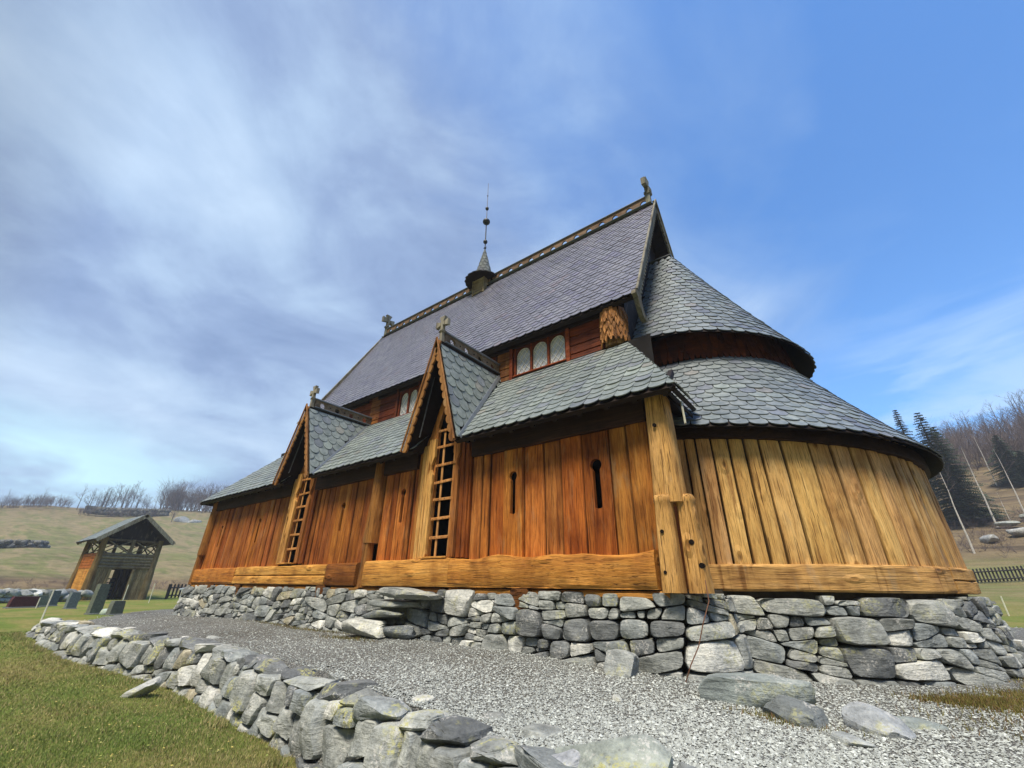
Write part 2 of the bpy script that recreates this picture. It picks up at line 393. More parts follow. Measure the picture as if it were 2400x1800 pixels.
def split_poly(poly,p,d):
    A=[];B=[];n=len(poly);sd=[(q[0]-p[0])*d[1]-(q[1]-p[1])*d[0] for q in poly]
    for i in range(n):
        j=(i+1)%n
        (A if sd[i]>=0 else B).append(poly[i])
        if (sd[i]>=0)!=(sd[j]>=0):
            t=sd[i]/(sd[i]-sd[j]);q=(poly[i][0]+(poly[j][0]-poly[i][0])*t,poly[i][1]+(poly[j][1]-poly[i][1])*t);A.append(q);B.append(q)
    return A,B
def area(p): return abs(sum(p[i][0]*p[(i+1)%len(p)][1]-p[(i+1)%len(p)][0]*p[i][1] for i in range(len(p))))/2
def pack(rg,L,h0,h1,amin,amax,aspect=1.6):
    out=[]
    def rec(p):
        a=area(p);xs=[q[0] for q in p];ys=[q[1] for q in p];w=max(xs)-min(xs);h=max(ys)-min(ys)
        tgt=math.exp(rg.uniform(math.log(amin),math.log(amax)))
        if a<tgt and w/h<3.2 or a<amin*.8: out.append(p);return
        cx=(max(xs)+min(xs))/2+rg.uniform(-.18,.18)*w;cy=(max(ys)+min(ys))/2+rg.uniform(-.18,.18)*h
        if w>h*aspect: ang=math.pi/2+rg.uniform(-.5,.5)
        else: ang=rg.uniform(-.28,.28)
        A,B=split_poly(p,(cx,cy),(math.cos(ang),math.sin(ang)))
        if len(A)<3 or len(B)<3: out.append(p);return
        rec(A);rec(B)
    x=0
    cuts=[0]
    while x<L: x+=rg.uniform(1.0,1.9);cuts.append(min(x,L))
    base=[(0,h0),(L,h0),(L,h1),(0,h1)];cur=base
    for c in cuts[1:-1]:
        ang=math.pi/2+rg.uniform(-.35,.35)
        A,B=split_poly(cur,(c,(h0+h1)/2),(math.cos(ang),math.sin(ang)))
        if min(q[0] for q in A)<min(q[0] for q in B): rec(A);cur=B
        else: rec(B);cur=A
    rec(cur);return out
def stone_face(mb,poly,mp,rg,bulge=.08,depth=.16,gap=.012,t=(1,1,1),K=6,npt=26):
    n=len(poly);cx=sum(q[0] for q in poly)/n;cy=sum(q[1] for q in poly)/n
    P=[]
    for q in poly:
        d=math.hypot(q[0]-cx,q[1]-cy);k=max(0,1-gap*1.5/max(d,.02));P.append((cx+(q[0]-cx)*k,cy+(q[1]-cy)*k))
    for it in range(2):
        c=rg.uniform(.08,.17) if it==0 else .22;Q=[]
        for i in range(len(P)):
            a=P[i];b=P[(i+1)%len(P)];Q+= [(a[0]+(b[0]-a[0])*c,a[1]+(b[1]-a[1])*c),(a[0]+(b[0]-a[0])*(1-c),a[1]+(b[1]-a[1])*(1-c))]
        P=Q
    # resample
    seg=[math.hypot(P[(i+1)%len(P)][0]-P[i][0],P[(i+1)%len(P)][1]-P[i][1]) for i in range(len(P))];T=sum(seg);out=[];acc=0;i=0
    for k in range(npt):
        s=T*k/npt
        while acc+seg[i]<s: acc+=seg[i];i+=1
        f=(s-acc)/max(seg[i],1e-9);a=P[i];b=P[(i+1)%len(P)];out.append((a[0]+(b[0]-a[0])*f,a[1]+(b[1]-a[1])*f))
    P=out;size=math.sqrt(area(P)+1e-6);bl=bulge*min(1.3,size/.3)*rg.uniform(.7,1.3);off=rg.uniform(0,80)
    tilt=(rg.uniform(-.25,.25),rg.uniform(-.25,.25));pl=[(rg.uniform(0,6.28),rg.uniform(.0,.6),rg.uniform(.25,.9)) for _ in range(4)]
    base=rg.uniform(-.02,.035)
    vs=[];fs=[]
    rings=[(1.0,-depth),(1.0,-.0)]
    for s,hh in ([(.972,.42),(.93,.78),(.86,.97),(.62,1),(.34,1)] if K>=6 else [(.93,.7),(.8,1)]): rings.append((s,hh))
    def H(x,y,hh):
        dx=(x-cx)/size;dy=(y-cy)/size;h=bl*hh
        h+=bl*(tilt[0]*dx+tilt[1]*dy)*hh
        for a,dd,sl in pl: h=min(h,bl*(1.05-(dx*math.cos(a)+dy*math.sin(a)-dd*.5)*sl*2.4)+0*hh) if hh>0 else h
        h+=noise.fractal(Vector((x*5+off,y*5,off)),.8,2.1,5)*.024*(hh>0)
        return h+base
    for s,hh in rings:
        for x,y in P:
            X=cx+(x-cx)*s;Y=cy+(y-cy)*s
            jx=noise.noise(Vector((x*7+off,y*7,3)))*.012*s
            h=hh if hh<0 else H(X,Y,hh)
            vs.append(mp(X+jx,Y+jx*.5,h))
    vs.append(mp(cx,cy,H(cx,cy,1)))
    for r in range(len(rings)-1):
        for j in range(npt):
            fs.append((r*npt+j,r*npt+(j+1)%npt,(r+1)*npt+(j+1)%npt,(r+1)*npt+j))
    r=len(rings)-1
    for j in range(npt): fs.append((r*npt+j,r*npt+(j+1)%npt,len(vs)-1))
    mb.add(vs,fs,t)
def polyline_map(pts):
    P=np.array(pts,float);seg=np.linalg.norm(np.diff(P,axis=0),axis=1);cum=np.r_[0,np.cumsum(seg)]
    tan=np.zeros_like(P);tan[:-1]=np.diff(P,axis=0);tan[-1]=tan[-2];tan/=np.linalg.norm(tan,axis=1)[:,None]
    tv=tan.copy();tv[1:]=(tan[1:]+tan[:-1]);tv/=np.linalg.norm(tv,axis=1)[:,None]
    def f(s):
        s=min(max(s,0),cum[-1]);i=min(int(np.searchsorted(cum,s,side='right')-1),len(P)-2);k=(s-cum[i])/seg[i]
        p=P[i]*(1-k)+P[i+1]*k;t=tv[i]*(1-k)+tv[i+1]*k;t=t/np.linalg.norm(t);return p,np.array([t[1],-t[0]])
    return f,cum[-1]
def stone_tint(rg,k=0):
    r=rg.random()
    if r<.2: b=rg.uniform(.42,.62);return (b*.95,b,b*1.05)
    if r<.31: b=rg.uniform(1.5,2.1);return (b*1.0,b*.99,b*.95)
    if r<.325: b=rg.uniform(1.0,1.2);return (b*1.1,b*.98,b*.72)
    if r<.5: b=rg.uniform(.8,1.0);return (b*.93,b,b*1.03)
    b=rg.uniform(.8,1.25);return (b*.97,b,b*.97)

# ------------------------------------------------------------------ church
XC,YR=-2.05,9.33            # centre of the apse, ridge line
church=empty('stave_church',(-9,YR,-.75))
tag(church,'old timber stave church of tarred orange planks with scalloped slate roofs and round apse','church')
church_inv=Matrix.Translation((9,-YR,.75))
def part(mb,name,mat,parent=None,smooth=False,sharp=None):
    o=mb.build(name,mat,None,smooth,sharp);o.parent=parent or church
    o.matrix_parent_inverse=Matrix.Translation((9,-YR,.75)) if (parent is None or parent==church) else Matrix.Identity(4)
    return o
def circ(phi,r,z=0): return Vector((XC+r*math.sin(phi),YR-r*math.cos(phi),z))

# foundation of dry stone -------------------------------------------------
def foundation():
    mb=MB();rg=random.Random(11)
    path=[(-16.62,13.6),(-16.62,9.5),(-16.62,5.75),(-16.45,5.42),(-14,5.36),(-10,5.36),(-6,5.36),(-3,5.36),(-1.75,5.42),(-1.42,5.75)]
    path+=[tuple(circ(R(a),3.24)[:2]) for a in range(12,182,8)]
    f,L=polyline_map(path)
    def mp(u,v,h):
        p,nn=f(u);bat=.34*max(0,(-.02-v))**1.0*.55
        q=p+nn*(h+bat);return (q[0],q[1],v)
    for poly in pack(rg,L,-1.15,-.02,.026,.26,2.3):
        if max(q[1] for q in poly)<-1.05: continue
        top=max(q[1] for q in poly)>-.06
        tt=stone_tint(rg)
        if top:
            d=rg.uniform(0,.06);poly=[(a,min(b,-.02-d)) for a,b in poly]
        if area(poly)<.004: continue
        um=sum(q[0] for q in poly)/len(poly);vis=7.4<um<32.5
        stone_face(mb,poly,mp,rg,.062,.2,.009,tt,6 if vis else 3,24 if vis else 12)
    part(mb,'stone_foundation',M['stone'],smooth=True,sharp=32)
    core=MB();n=120
    vs=[]
    for i in range(n+1):
        p,nn=f(L*i/n);q=p-nn*.15;vs+=[(q[0],q[1],-1.3),(q[0],q[1],.012)]
    core.add(vs,[(2*i,2*i+2,2*i+3,2*i+1) for i in range(n)])
    pl=[];
    for i in range(n+1):
        p,nn=f(L*i/n);q=p-nn*.15;pl.append((q[0],q[1],-.06))
    core.add(pl,[tuple(range(len(pl)))])
    part(core,'foundation_core',M['earth'])
foundation()

# sill beams --------------------------------------------------------------
def sill(x0,x1,z0=.0,z1=.42,yf=5.36,t=(1,1,1),wav=0,mat='sill'):
    mb=MB();n=max(2,int((x1-x0)/.12));h=z1-z0;rg=random.Random(int(x0*10))
    prof=[(0,0),(0,.03),(-.02,.10*1),(-.02,.5),(-.015,.86),(.005,.97),(.04,1),(.20,1),(.20,0)]
    vs=[]
    for i in range(n+1):
        x=x0+(x1-x0)*i/n;w=noise.fractal(Vector((x*1.1,z0*3,yf)),.9,2,3);w2=noise.noise(Vector((x*2.3,7,yf)))
        for k,(dy,fz) in enumerate(prof):
            dz=(.012+wav*.05)*w2 if fz>.9 else 0
            vs.append((x,yf+dy+(w*.012*(1+3*wav) if k<7 else 0)+(noise.noise(Vector((x*3,fz*6,1)))*.02*wav if k<7 else 0),z0+h*fz+dz))
    m=len(prof);fs=[]
    for i in range(n):
        for j in range(m): fs.append((i*m+j,(i+1)*m+j,(i+1)*m+(j+1)%m,i*m+(j+1)%m))
    fs.append(tuple(reversed(range(m))));fs.append(tuple(n*m+j for j in range(m)))
    mb.add(vs,[tuple(reversed(q)) for q in fs],t);o=part(mb,'sill_beam',M[mat],smooth=True,sharp=35);return o
sill(-16.3,-13.30,.0,.40,t=(.92,.72,.55))
sill(-13.28,-8.96,.19,.40,t=(1.12,1.12,1.05));sill(-13.28,-8.96,.0,.185,yf=5.35,t=(1.12,1.12,1.05))
sill(-8.94,-7.92,.0,.41,t=(.5,.36,.28))
sill(-7.62,-5.36,.0,.43,yf=5.34,t=(1.2,1.15,1.1))
sill(-5.34,-1.96,.0,.42,yf=5.33,wav=1,t=(1.02,.9,.75))
for a,b,t in ((-16.2,-14.9,.8),(-14.4,-13.3,.9),(-12.7,-9.3,.9),(-8.7,-5.5,.4),(-5.4,-4.1,.9),(-3.8,-1.85,1.0)):
    mb=MB();bar(mb,(a,5.44,-.065),(b,5.44,-.065),.14,.10,cham=.03,segs=14,jit=.008,t=(t,t*.9,t*.8));part(mb,'sleeper_log',M['sill'],smooth=True,sharp=40)
for x in (-14.65,-12.95,-9.05,-3.95):
    mb=MB();bar(mb,(x,5.33,-.14),(x,5.9,-.14),.30,.26,cham=.03,segs=2,jit=.01,t=(.32,.24,.2));part(mb,'beam_end',M['sill'])
def apse_sill(a0,a1,z0,z1,t):
    mb=MB();n=max(4,int((a1-a0)/1.2));prof=[(3.20,0),(3.225,.08),(3.225,.9),(3.20,1),(3.05,1),(3.05,0)];vs=[]
    for i in range(n+1):
        a=R(a0+(a1-a0)*i/n)
        for k,(r,f) in enumerate(prof):
            w=noise.noise(Vector((a*9,f*4,2)))*.012 if k<4 else 0
            p=circ(a,r+w,z0+(z1-z0)*f+(noise.noise(Vector((a*6,1,f)))*.008));vs.append(p)
    m=len(prof);fs=[]
    for i in range(n):
        for j in range(m): fs.append((i*m+j,(i+1)*m+j,(i+1)*m+(j+1)%m,i*m+(j+1)%m))
    fs.append(tuple(reversed(range(m))));fs.append(tuple(n*m+j for j in range(m)))
    mb.add(vs,[tuple(reversed(q)) for q in fs],t);part(mb,'apse_sill_beam',M['sillh'],smooth=True,sharp=35)
apse_sill(4,62.6,.0,.30,(1,1,1));apse_sill(63.2,86,.155,.30,(1.04,1.04,1.02));apse_sill(63.2,86,.0,.15,(1.0,.98,.95));apse_sill(86.5,180,.0,.30,(.95,.95,.95))

# plank walls --------------------------------------------------------------
def plank(mb,x0,x1,z0,z1,y,t,th=.07,m=0):
    """vertical board with rounded arris, slightly uneven edges"""
    n=9;c=.02;vs=[];off=rnd.uniform(0,99)
    for i in range(n+1):
        z=z0+(z1-z0)*i/n;e0=noise.noise(Vector((off,z*1.3,0)))*.007;e1=noise.noise(Vector((off,z*1.3,9)))*.007;w=noise.noise(Vector((off,z,4)))*.006
        a=x0+.006+e0;b=x1-.006+e1;mid=(a+b)/2
        for px,py in ((a,y+th),(a,y+c+w),(a+c,y+w),(mid,y-.008+w),(b-c,y+w),(b,y+c+w),(b,y+th)): vs.append((px,py,z))
    k=7;fs=[]
    for i in range(n):
        for j in range(k-1): fs.append((i*k+j,i*k+j+1,(i+1)*k+j+1,(i+1)*k+j))
    fs.append(tuple(range(k)));fs.append(tuple(n*k+j for j in reversed(range(k))))
    ks=[.25,.4,.95,1,.95,.4,.25];mb.add(vs,fs,t,m,[tuple(q*ks[j] for q in t) for i in range(n+1) for j in range(k)])  # board edges tinted dark: seam tar plus gap shade painted in
def slit_plank(mb,x0,x1,z0,z1,y,xc,za,zb,sw,hr,t,th=.07):
    """board with a keyhole slit: two halves meeting on the slit's centre line"""
    zc=zb-hr;ang=math.asin(min(1,sw/hr*.75))
    arcR=[(xc+hr*math.sin(a),zc+hr*math.cos(a)) for a in [math.pi*.72*k/8 for k in range(9)]]
    neck=(xc+sw,arcR[-1][1]-.02)
    contR=[(xc,z0),(x1-.003,z0),(x1-.003,z1),(xc,z1)]+arcR+[(xc+sw*1.15,arcR[-1][1]-.01),neck,(xc+sw,za+.015),(xc+sw*.6,za),(xc,za)]
    contL=[(2*xc-a,b) for a,b in contR]
    contL=[(max(a,x0+.003) if a<xc-sw*3 or a<=x0+.01 else a,b) for a,b in contL]
    contL=[(x0+.003,b) if abs(a-(2*xc-x1+.003))<1e-6 else (a,b) for a,b in contL]
    for c in (contR,contL): prism(mb,c,(0,y+th/2,0),(1,0,0),(0,0,1),th,t)
def ptint():
    r=rnd.random()
    b=rnd.uniform(.8,1.22)
    if r<.22: return (b*.85,b*.62,b*.48)
    return (b*1.05,b*rnd.uniform(.86,1.06),b*rnd.uniform(.75,1.0))
slits={-2.72:(1.0,1.70,.055,.09),-4.19:(1.04,1.72,.05,.08),-6.93:(1.10,1.76,.045,.075),-8.98:(1.07,1.69,.045,.08),-12.98:(1.01,1.65,.04,.07),-15.36:(.99,1.62,.04,.065)}
def bay(edges,z0,ztop,tone=(1,1,1)):
    mb=MB()
    for a,b in zip(edges[:-1],edges[1:]):
        y=5.5+rnd.uniform(-.018,.028);t=ptint();t=tuple(p*q for p,q in zip(t,tone))
        s=[x for x in slits if a<x<b]
        if s:
            za,zb,sw,hr=slits[s[0]];slit_plank(mb,a,b,z0,ztop,y,s[0],za,zb,sw,hr,t)
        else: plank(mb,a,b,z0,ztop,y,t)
    return part(mb,'plank_wall',M['wall'])
ZT=2.62
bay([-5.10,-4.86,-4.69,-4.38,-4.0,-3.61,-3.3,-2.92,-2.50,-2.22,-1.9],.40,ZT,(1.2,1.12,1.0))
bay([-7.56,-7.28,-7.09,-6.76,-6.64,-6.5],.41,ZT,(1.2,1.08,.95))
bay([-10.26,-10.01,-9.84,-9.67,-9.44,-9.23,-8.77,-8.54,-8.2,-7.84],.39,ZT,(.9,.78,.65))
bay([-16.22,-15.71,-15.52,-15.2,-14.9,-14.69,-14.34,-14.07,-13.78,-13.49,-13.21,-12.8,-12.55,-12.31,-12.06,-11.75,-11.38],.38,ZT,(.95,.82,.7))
# west, north and east return walls
def xwall(xf,y0,y1,z0,z1,out,name='plank_wall'):
    mb=MB();n=max(1,int(abs(y1-y0)/.3))
    for i in range(n):
        a=y0+(y1-y0)*i/n;b=y0+(y1-y0)*(i+1)/n;t=ptint();bar(mb,(xf,(a+b)/2,z0),(xf,(a+b)/2,z1),abs(b-a)-.006,.07,(out,0,0),.014,3,.003,t)
    part(mb,name,M['wall'])
xwall(-16.2,5.6,13.1,-.02,ZT,-1);xwall(-1.83,5.62,6.2,.0,ZT-.2,1);xwall(-1.83,12.46,13.1,.0,ZT-.2,1)
mb=MB()
for i in range(46):
    a=-16.15+i*.31;bar(mb,(a,13.16,0),(a,13.16,ZT),.304,.07,(0,1,0),.014,2,.003,ptint())
part(mb,'plank_wall',M['wall'])
# apse wall: boards follow the circle; azimuths of the joints as seen in the photo
def hit_az(azd,r):
    q=(math.sin(R(azd)),math.cos(R(azd)));b=-2*(q[0]*XC+q[1]*YR);c=XC*XC+YR*YR-r*r;d=b*b-4*c
    t=(-b-math.sqrt(d))/2;x,y=q[0]*t-XC,q[1]*t-YR;return math.degrees(math.atan2(x,-y))
azl=[-14.84,-13.52,-11.7,-9.74,-8.03,-6.4,-4.2,-1.54,.36,1.91,3.22,4.16,4.96,5.56,6.1,6.5,6.85]
ph=[3.6]+[hit_az(a,3.18) for a in azl];
while ph[-1]<176: ph.append(ph[-1]+rnd.uniform(3.6,6.2))
def apse_wall():
    mb=MB()
    for a,b in zip(ph[:-1],ph[1:]):
        t=tuple(x*rnd.uniform(.86,1.12) for x in (1,1,1));k=rnd.uniform(.88,1.1);t=(k*1.0,k*rnd.uniform(.93,1.03),k*rnd.uniform(.85,1.05))
        ztp=2.14-.36*max(0,math.sin(R((a+b)/2)))+.12;n=10;off=rnd.uniform(0,99);pr=rnd.uniform(0,.02);m=9;vs=[];aa=math.degrees(.007/3.18);bow=rnd.uniform(.003,.010)
        for i in range(n+1):
            z=.285+(ztp-.285)*i/n
            e0=noise.noise(Vector((off,z*1.6,0)))*.35;e1=noise.noise(Vector((off,z*1.6,9)))*.35;w=noise.noise(Vector((off,z*1.4,4)))*.008
            if i in(3,6): w+=.003
            A=a+aa+e0*.5;B=b-aa+e1*.5;lean=-.05*(z/2.4)
            ringp=[(A,3.05),(A,3.135+pr),(A+.18,3.168+pr)]+[(A+.18+(B-A-.36)*f,3.172+pr+bow*math.sin(math.pi*f)) for f in (.25,.5,.75)]+[(B-.18,3.168+pr),(B,3.135+pr),(B,3.05)]
            for q,r in ringp: vs.append(circ(R(q),r+w+lean,z))
        fs=[]
        for i in range(n):
            for j in range(m-1): fs.append((i*m+j,i*m+j+1,(i+1)*m+j+1,(i+1)*m+j))
        fs.append(tuple(range(m)));fs.append(tuple(n*m+j for j in reversed(range(m))))
        ks=[.22,.40,.95,1,1,1,.95,.40,.22];mb.add(vs,fs,t,tl=[tuple(q*ks[j] for q in t) for i in range(n+1) for j in range(m)])  # edge tints darken the joints, painting in tar and gap shade
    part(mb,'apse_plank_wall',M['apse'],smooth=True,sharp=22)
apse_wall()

# posts --------------------------------------------------------------------
def post(x,y,r,zf,flare,t,top=2.44,side=0):
    mb=MB();vs=[];fs=[];nn_=24
    for i in range(13):
        z=zf-.02+(top-zf+.02)*i/12;rr=r*(1.10-.020*i)*(1+.012*math.sin(i*1.7))
        for j in range(nn_):
            a=2*math.pi*j/nn_+.12;ca,sa=math.cos(a),math.sin(a);q=1/max(abs(ca),abs(sa))**.62*(1+noise.noise(Vector((a*2.5,z*.8,x)))*.05)*.93
            vs.append((x+ca*rr*q,y+sa*rr*q,z))
    for i in range(12):
        for j in range(nn_): fs.append((i*nn_+j,i*nn_+(j+1)%nn_,(i+1)*nn_+(j+1)%nn_,(i+1)*nn_+j))
    fs.append(tuple(12*nn_+j for j in range(nn_)));fs.append(tuple(reversed(range(nn_))));mb.add(vs,fs,t)
    o=part(mb,'corner_post',M['post'],smooth=True,sharp=50);f=MB()
    for k,(dx,dy) in enumerate(flare):
        vs=[];n=14;levels=[(zf+.07,.86),(zf+.05,.98),(zf+.03,1.05),(zf-.01,1.05),(zf-.03,.99),(zf-.1,.98),(zf*.6,1.05),(zf*.3,1.12),(-.03,1.2)]
        for z,kk in levels:
            sp=1+(zf-z)*.12
            for j in range(n):
                a=2*math.pi*j/n;ca,sa=math.cos(a),math.sin(a);sq=1/max(abs(ca),abs(sa))**.85
                vs.append((x+dx*sp+ca*r*.56*kk*sq*(1+rnd.uniform(-.02,.02)),y+dy*sp+sa*r*.56*kk*sq,z))
        fs=[]
        for i in range(len(levels)-1):
            for j in range(n): fs.append((i*n+j,(i+1)*n+j,(i+1)*n+(j+1)%n,i*n+(j+1)%n))
        fs.append(tuple(range(n)));fs.append(tuple((len(levels)-1)*n+j for j in reversed(range(n))))
        f.add(vs,[tuple(reversed(q)) for q in fs] if False else fs,t)
        if len(flare)>1:
            pass
    o2=f.build('post_foot',M['post'],None,True,40);o2.parent=o
    return o
pc=post(-1.72,5.50,.185,.98,[(-.055,-.13),(.172,-.01)],(1.08,1.04,.98))
pm=post(-7.70,5.47,.14,.78,[(0,-.05)],(.58,.44,.30))
pw=post(-16.2,5.47,.14,.80,[(0,-.05)],(.55,.42,.28))
# peg holes in the corner post
for x,y,z,r in ((-1.80,5.245,.62,.022),(-1.82,5.235,.18,.02),(-1.52,5.375,.5,.03),(-1.45,5.375,.25,.03),(-1.74,5.31,1.95,.025)):
    mb=MB();tube(mb,[(x,y-.004,z),(x,y+.05,z)],r,10,(.25,.18,.12));o=mb.build('peg',M['darkz'],None);o.parent=pc
# portals -------------------------------------------------------------------
def portal(xc,xl,xr,ol,orr,zr,hw,tl,tr):
    """board-framed tall arched opening under a dormer gable"""
    zt=3.35
    def lim(z): return hw*(zr-z)/(zr-2.36)-.10
    arcL=[(ol,2.75),(ol-.02,2.85),(ol+.02,3.0),(ol+.07,3.14),(ol+.14,3.26),(xc-.05,zt-.02)]
    arcR=[(2*xc-a if True else a,b) for a,b in arcL];k=(orr-(2*xc-ol))
    arcR=[(a+k*(1-i/5),b) for i,(a,b) in enumerate(arcR)]
    mbj=MB()
    L=[(xl,.43),(ol,.43),(ol,2.3)]+arcL+[(xc,zt),(xc,min(zr-.12,zt+.55)),(xc-lim(3.3)*.95,3.3),(xc-lim(2.7),2.7),(xl+.02,2.45)]
    prism(mbj,L,(0,5.50,0),(1,0,0),(0,0,1),.07,tl);part(mbj,'portal_jamb',M['wall'])
    mbj=MB();Rr=[(xr,.43),(orr,.43),(orr,2.3)]+arcR+[(xc,zt),(xc,min(zr-.12,zt+.55)),(xc+lim(3.3)*.95,3.3),(xc+lim(2.7),2.7),(xr-.02,2.45)]
    prism(mbj,Rr,(0,5.503,0),(1,0,0),(0,0,1),.07,tr);part(mbj,'portal_jamb',M['wall'])
    # raised pilaster strips with carved waist
    for x,s,t in ((ol-.07,1,tl),(orr+.07,-1,tr)):
        mb=MB();w=.065
        P=[(-w,.45),(w,.45),(w,1.9),(.012,2.0),(.012,2.08),(w+.02,2.25),(w+.02,2.6),(-w-.02,2.6),(-w-.02,2.25),(-.012,2.08),(-.012,2.0),(-w,1.9)]
        prism(mb,[(x+a,b) for a,b in P],(0,5.43,0),(1,0,0),(0,0,1),.05,tuple(q*1.12 for q in t));part(mb,'pilaster',M['post'])
        for j in (0,1):
            mb=MB();bar(mb,(x-s*(.14+.1*j),5.45,.44),(x-s*(.14+.1*j),5.45,2.5),.085,.04,(0,1,0),.012,5,.003,tuple(q*(1.05-.1*j) for q in t));part(mb,'jamb_board',M['post'] if s>0 else M['wall'])
    # threshold, lattice
    mb=MB();bar(mb,(ol-.05,5.40,.445),(orr+.05,5.40,.445),.14,.03,cham=.006,t=(1.2,1.1,1));part(mb,'threshold',M['sill'])
    lat=MB();w=orr-ol
    zz=[.776,1.09,1.43,1.75,2.07,2.43,2.75]
    for i,z in enumerate(zz):
        k=rnd.uniform(.85,1.05);bar(lat,(ol+.01,5.465,z+rnd.uniform(-.01,.01)),(orr+.0,5.465,z+.005+rnd.uniform(-.01,.01)),.02,.05,cham=.006,t=(k,k*.85,k*.7))
    for x in (ol+w*.31,orr-w*.12):
        bar(lat,(x,5.488,.46),(x+.01,5.488,2.78),.048,.024,(0,1,0),.006,4,.002,(1.05,.98,.9))
    for z in zz:
        for x in (ol+w*.31,orr-w*.12,ol+w*.6,ol+.06):
            tube(lat,[(x,5.452,z),(x,5.47,z)],.008,6,m=1)
    lo=part(lat,'lattice_door',[M['lattice'],M['iron']])
portal(-5.77,-6.50,-5.10,-6.03,-5.50,4.54,.68,(1.15,1.1,1.0),(.75,.5,.38))  # left jambs tinted bright, right ones dark: side light painted into the boards
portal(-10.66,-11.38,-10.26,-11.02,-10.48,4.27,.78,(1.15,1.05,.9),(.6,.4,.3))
# dark interior: inner nave wall, floor
mb=MB()
quad(mb,(-15.9,6.9,-.2),(-2.1,6.9,-.2),(-2.1,6.9,4.3),(-15.9,6.9,4.3));quad(mb,(-16.1,5.55,-.03),(-1.9,5.55,-.03),(-1.9,6.9,-.03),(-16.1,6.9,-.03))
part(mb,'inner_wall',M['void'])

# roofs ---------------------------------------------------------------------
def tile_shape(w,L,arc):
    pts=[(w/2,L),(w/2,arc)]
    for k in range(1,6):
        a=math.pi*k/6;pts.append((w/2*math.cos(a),arc*(1-math.sin(a))))
    pts+= [(-w/2,arc),(-w/2,L)];return pts
def tiles(mb,P,rows,e,w,u0,u1,skip=None,tint=lambda:(1,1,1),clip=True,Lf=1.75,arcf=.42):
    """P(u,v,h)->point ; u range per v"""
    for i in range(rows):
        v=i*e;a,b=u0(v),u1(v)
        if b-a<w*.3: continue
        n=max(1,round((b-a)/w)+1);st=a-(.5*w if i%2 else 0)+rnd.uniform(-.01,.01)
        for j in range(n+1):
            uc=st+(j+.0)*w
            if uc<a-w*.45 or uc>b+w*.45: continue
            if skip and skip(uc,v+e*.5): continue
            rot=rnd.gauss(0,.012);ww=w*rnd.uniform(.95,.995);lift=rnd.uniform(0,.012)*rnd.random();dv=rnd.gauss(0,.006)
            sh=tile_shape(ww,e*Lf,ww*arcf);vs=[];m=len(sh);top=[];bot=[]
            for x,y in sh:
                X=uc+x+y*rot;Y=v+y+dv-x*rot
                Y2=min(Y,rows*e)
                if clip: X=min(max(X,u0(Y2)),u1(Y2))
                h=.004+(.020+lift)*(1-y/(e*Lf));top.append(P(X,Y2,h));bot.append(P(X,Y2,max(h-.014,-.002)))
            fs=[tuple(range(m))]
            for k in range(1,m-2): fs.append((k,m+k,m+k+1,k+1))
            mb.add(top+bot,fs,tint())
def stint(a=.10,blue=0):
    r=rnd.random();k=1+rnd.uniform(-a,a)
    if r<.12: return (k*.86,k*.84,k*.96)
    if r<.2: return (k*1.12,k*1.13,k*1.08)
    if r<.23: return (k*1.05,k*.93,k*.88)
    return (k,k,k)
def plane_P(O,U,Vv,Nn):
    O,U,Vv,Nn=map(Vector,(O,U,Vv,Nn))
    return lambda u,v,h:O+U*u+Vv*v+Nn*h
E0,AY,AZ=2.36,5.10,1.065      # aisle eave height, eave Y, slope
aL=math.hypot(1.85,1.85*AZ);av=Vector((0,1,AZ)).normalized();an=Vector((0,-AZ,1)).normalized()
dorm=[(-5.77,.68,4.54),(-10.66,.79,4.27)]
def aisle(sgn):
    flip=lambda p:Vector((p[0],2*YR-p[1],p[2])) if sgn<0 else Vector(p)
    base=plane_P((0,AY,E0),(1,0,0),av,an);P=lambda u,v,h:flip(base(u,v,h))
    u0=lambda v:-16.7+1.8*v/aL;u1=lambda v:-1.336-1.244*v/aL
    def skip(u,v):
        z=E0+v*av.z
        return sgn>0 and any(abs(u-xc)<hw*(zr-z)/(zr-E0)-.06 for xc,hw,zr in dorm)
    mb=MB();n=13 if True else 0;e=aL/15.5
    before=len(mb.v);tiles(mb,P,15,e,.24,u0,u1,skip,lambda:stint(.13),arcf=.36);
    if sgn<0: mb.f=[tuple(reversed(f)) for f in mb.f]
    part(mb,'aisle_roof_slates',M['slate_green'])
    d=MB();A=[P(u0(0),-.01,-.03),P(u1(0),-.01,-.03),P(u1(aL),aL,-.03),P(u0(aL),aL,-.03)];B=[P(u0(0)+.02,-.0,-.10),P(u1(0)-.02,-.0,-.10),P(u1(aL),aL,-.10),P(u0(aL),aL,-.10)]
    # deck is cut at the dormer openings: three panels
    d.add(A+B,[(0,1,2,3),(7,6,5,4),(0,4,5,1),(1,5,6,2),(2,6,7,3),(3,7,4,0)]) if sgn<0 else None
    if sgn>0:
        xs=[-16.7,-11.30,-10.02,-6.32,-5.22,-1.336]
        for a,b,full in ((0,1,1),(2,3,1),(4,5,1)):
            xa,xb=xs[a],xs[b];ta=xa+1.8 if a==0 else xa;tb=xb-1.244 if b==5 else xb
            A=[P(xa,-.01,-.03),P(xb,-.01,-.03),P(tb,aL,-.03),P(ta,aL,-.03)];B=[P(xa+.02,0,-.10),P(xb-.02,0,-.10),P(tb,aL,-.10),P(ta,aL,-.10)]
            d.add(A+B,[(0,1,2,3),(7,6,5,4),(0,4,5,1),(1,5,6,2),(2,6,7,3),(3,7,4,0)])
    part(d,'aisle_roof_deck',M['dark'])
aisle(1);aisle(-1)
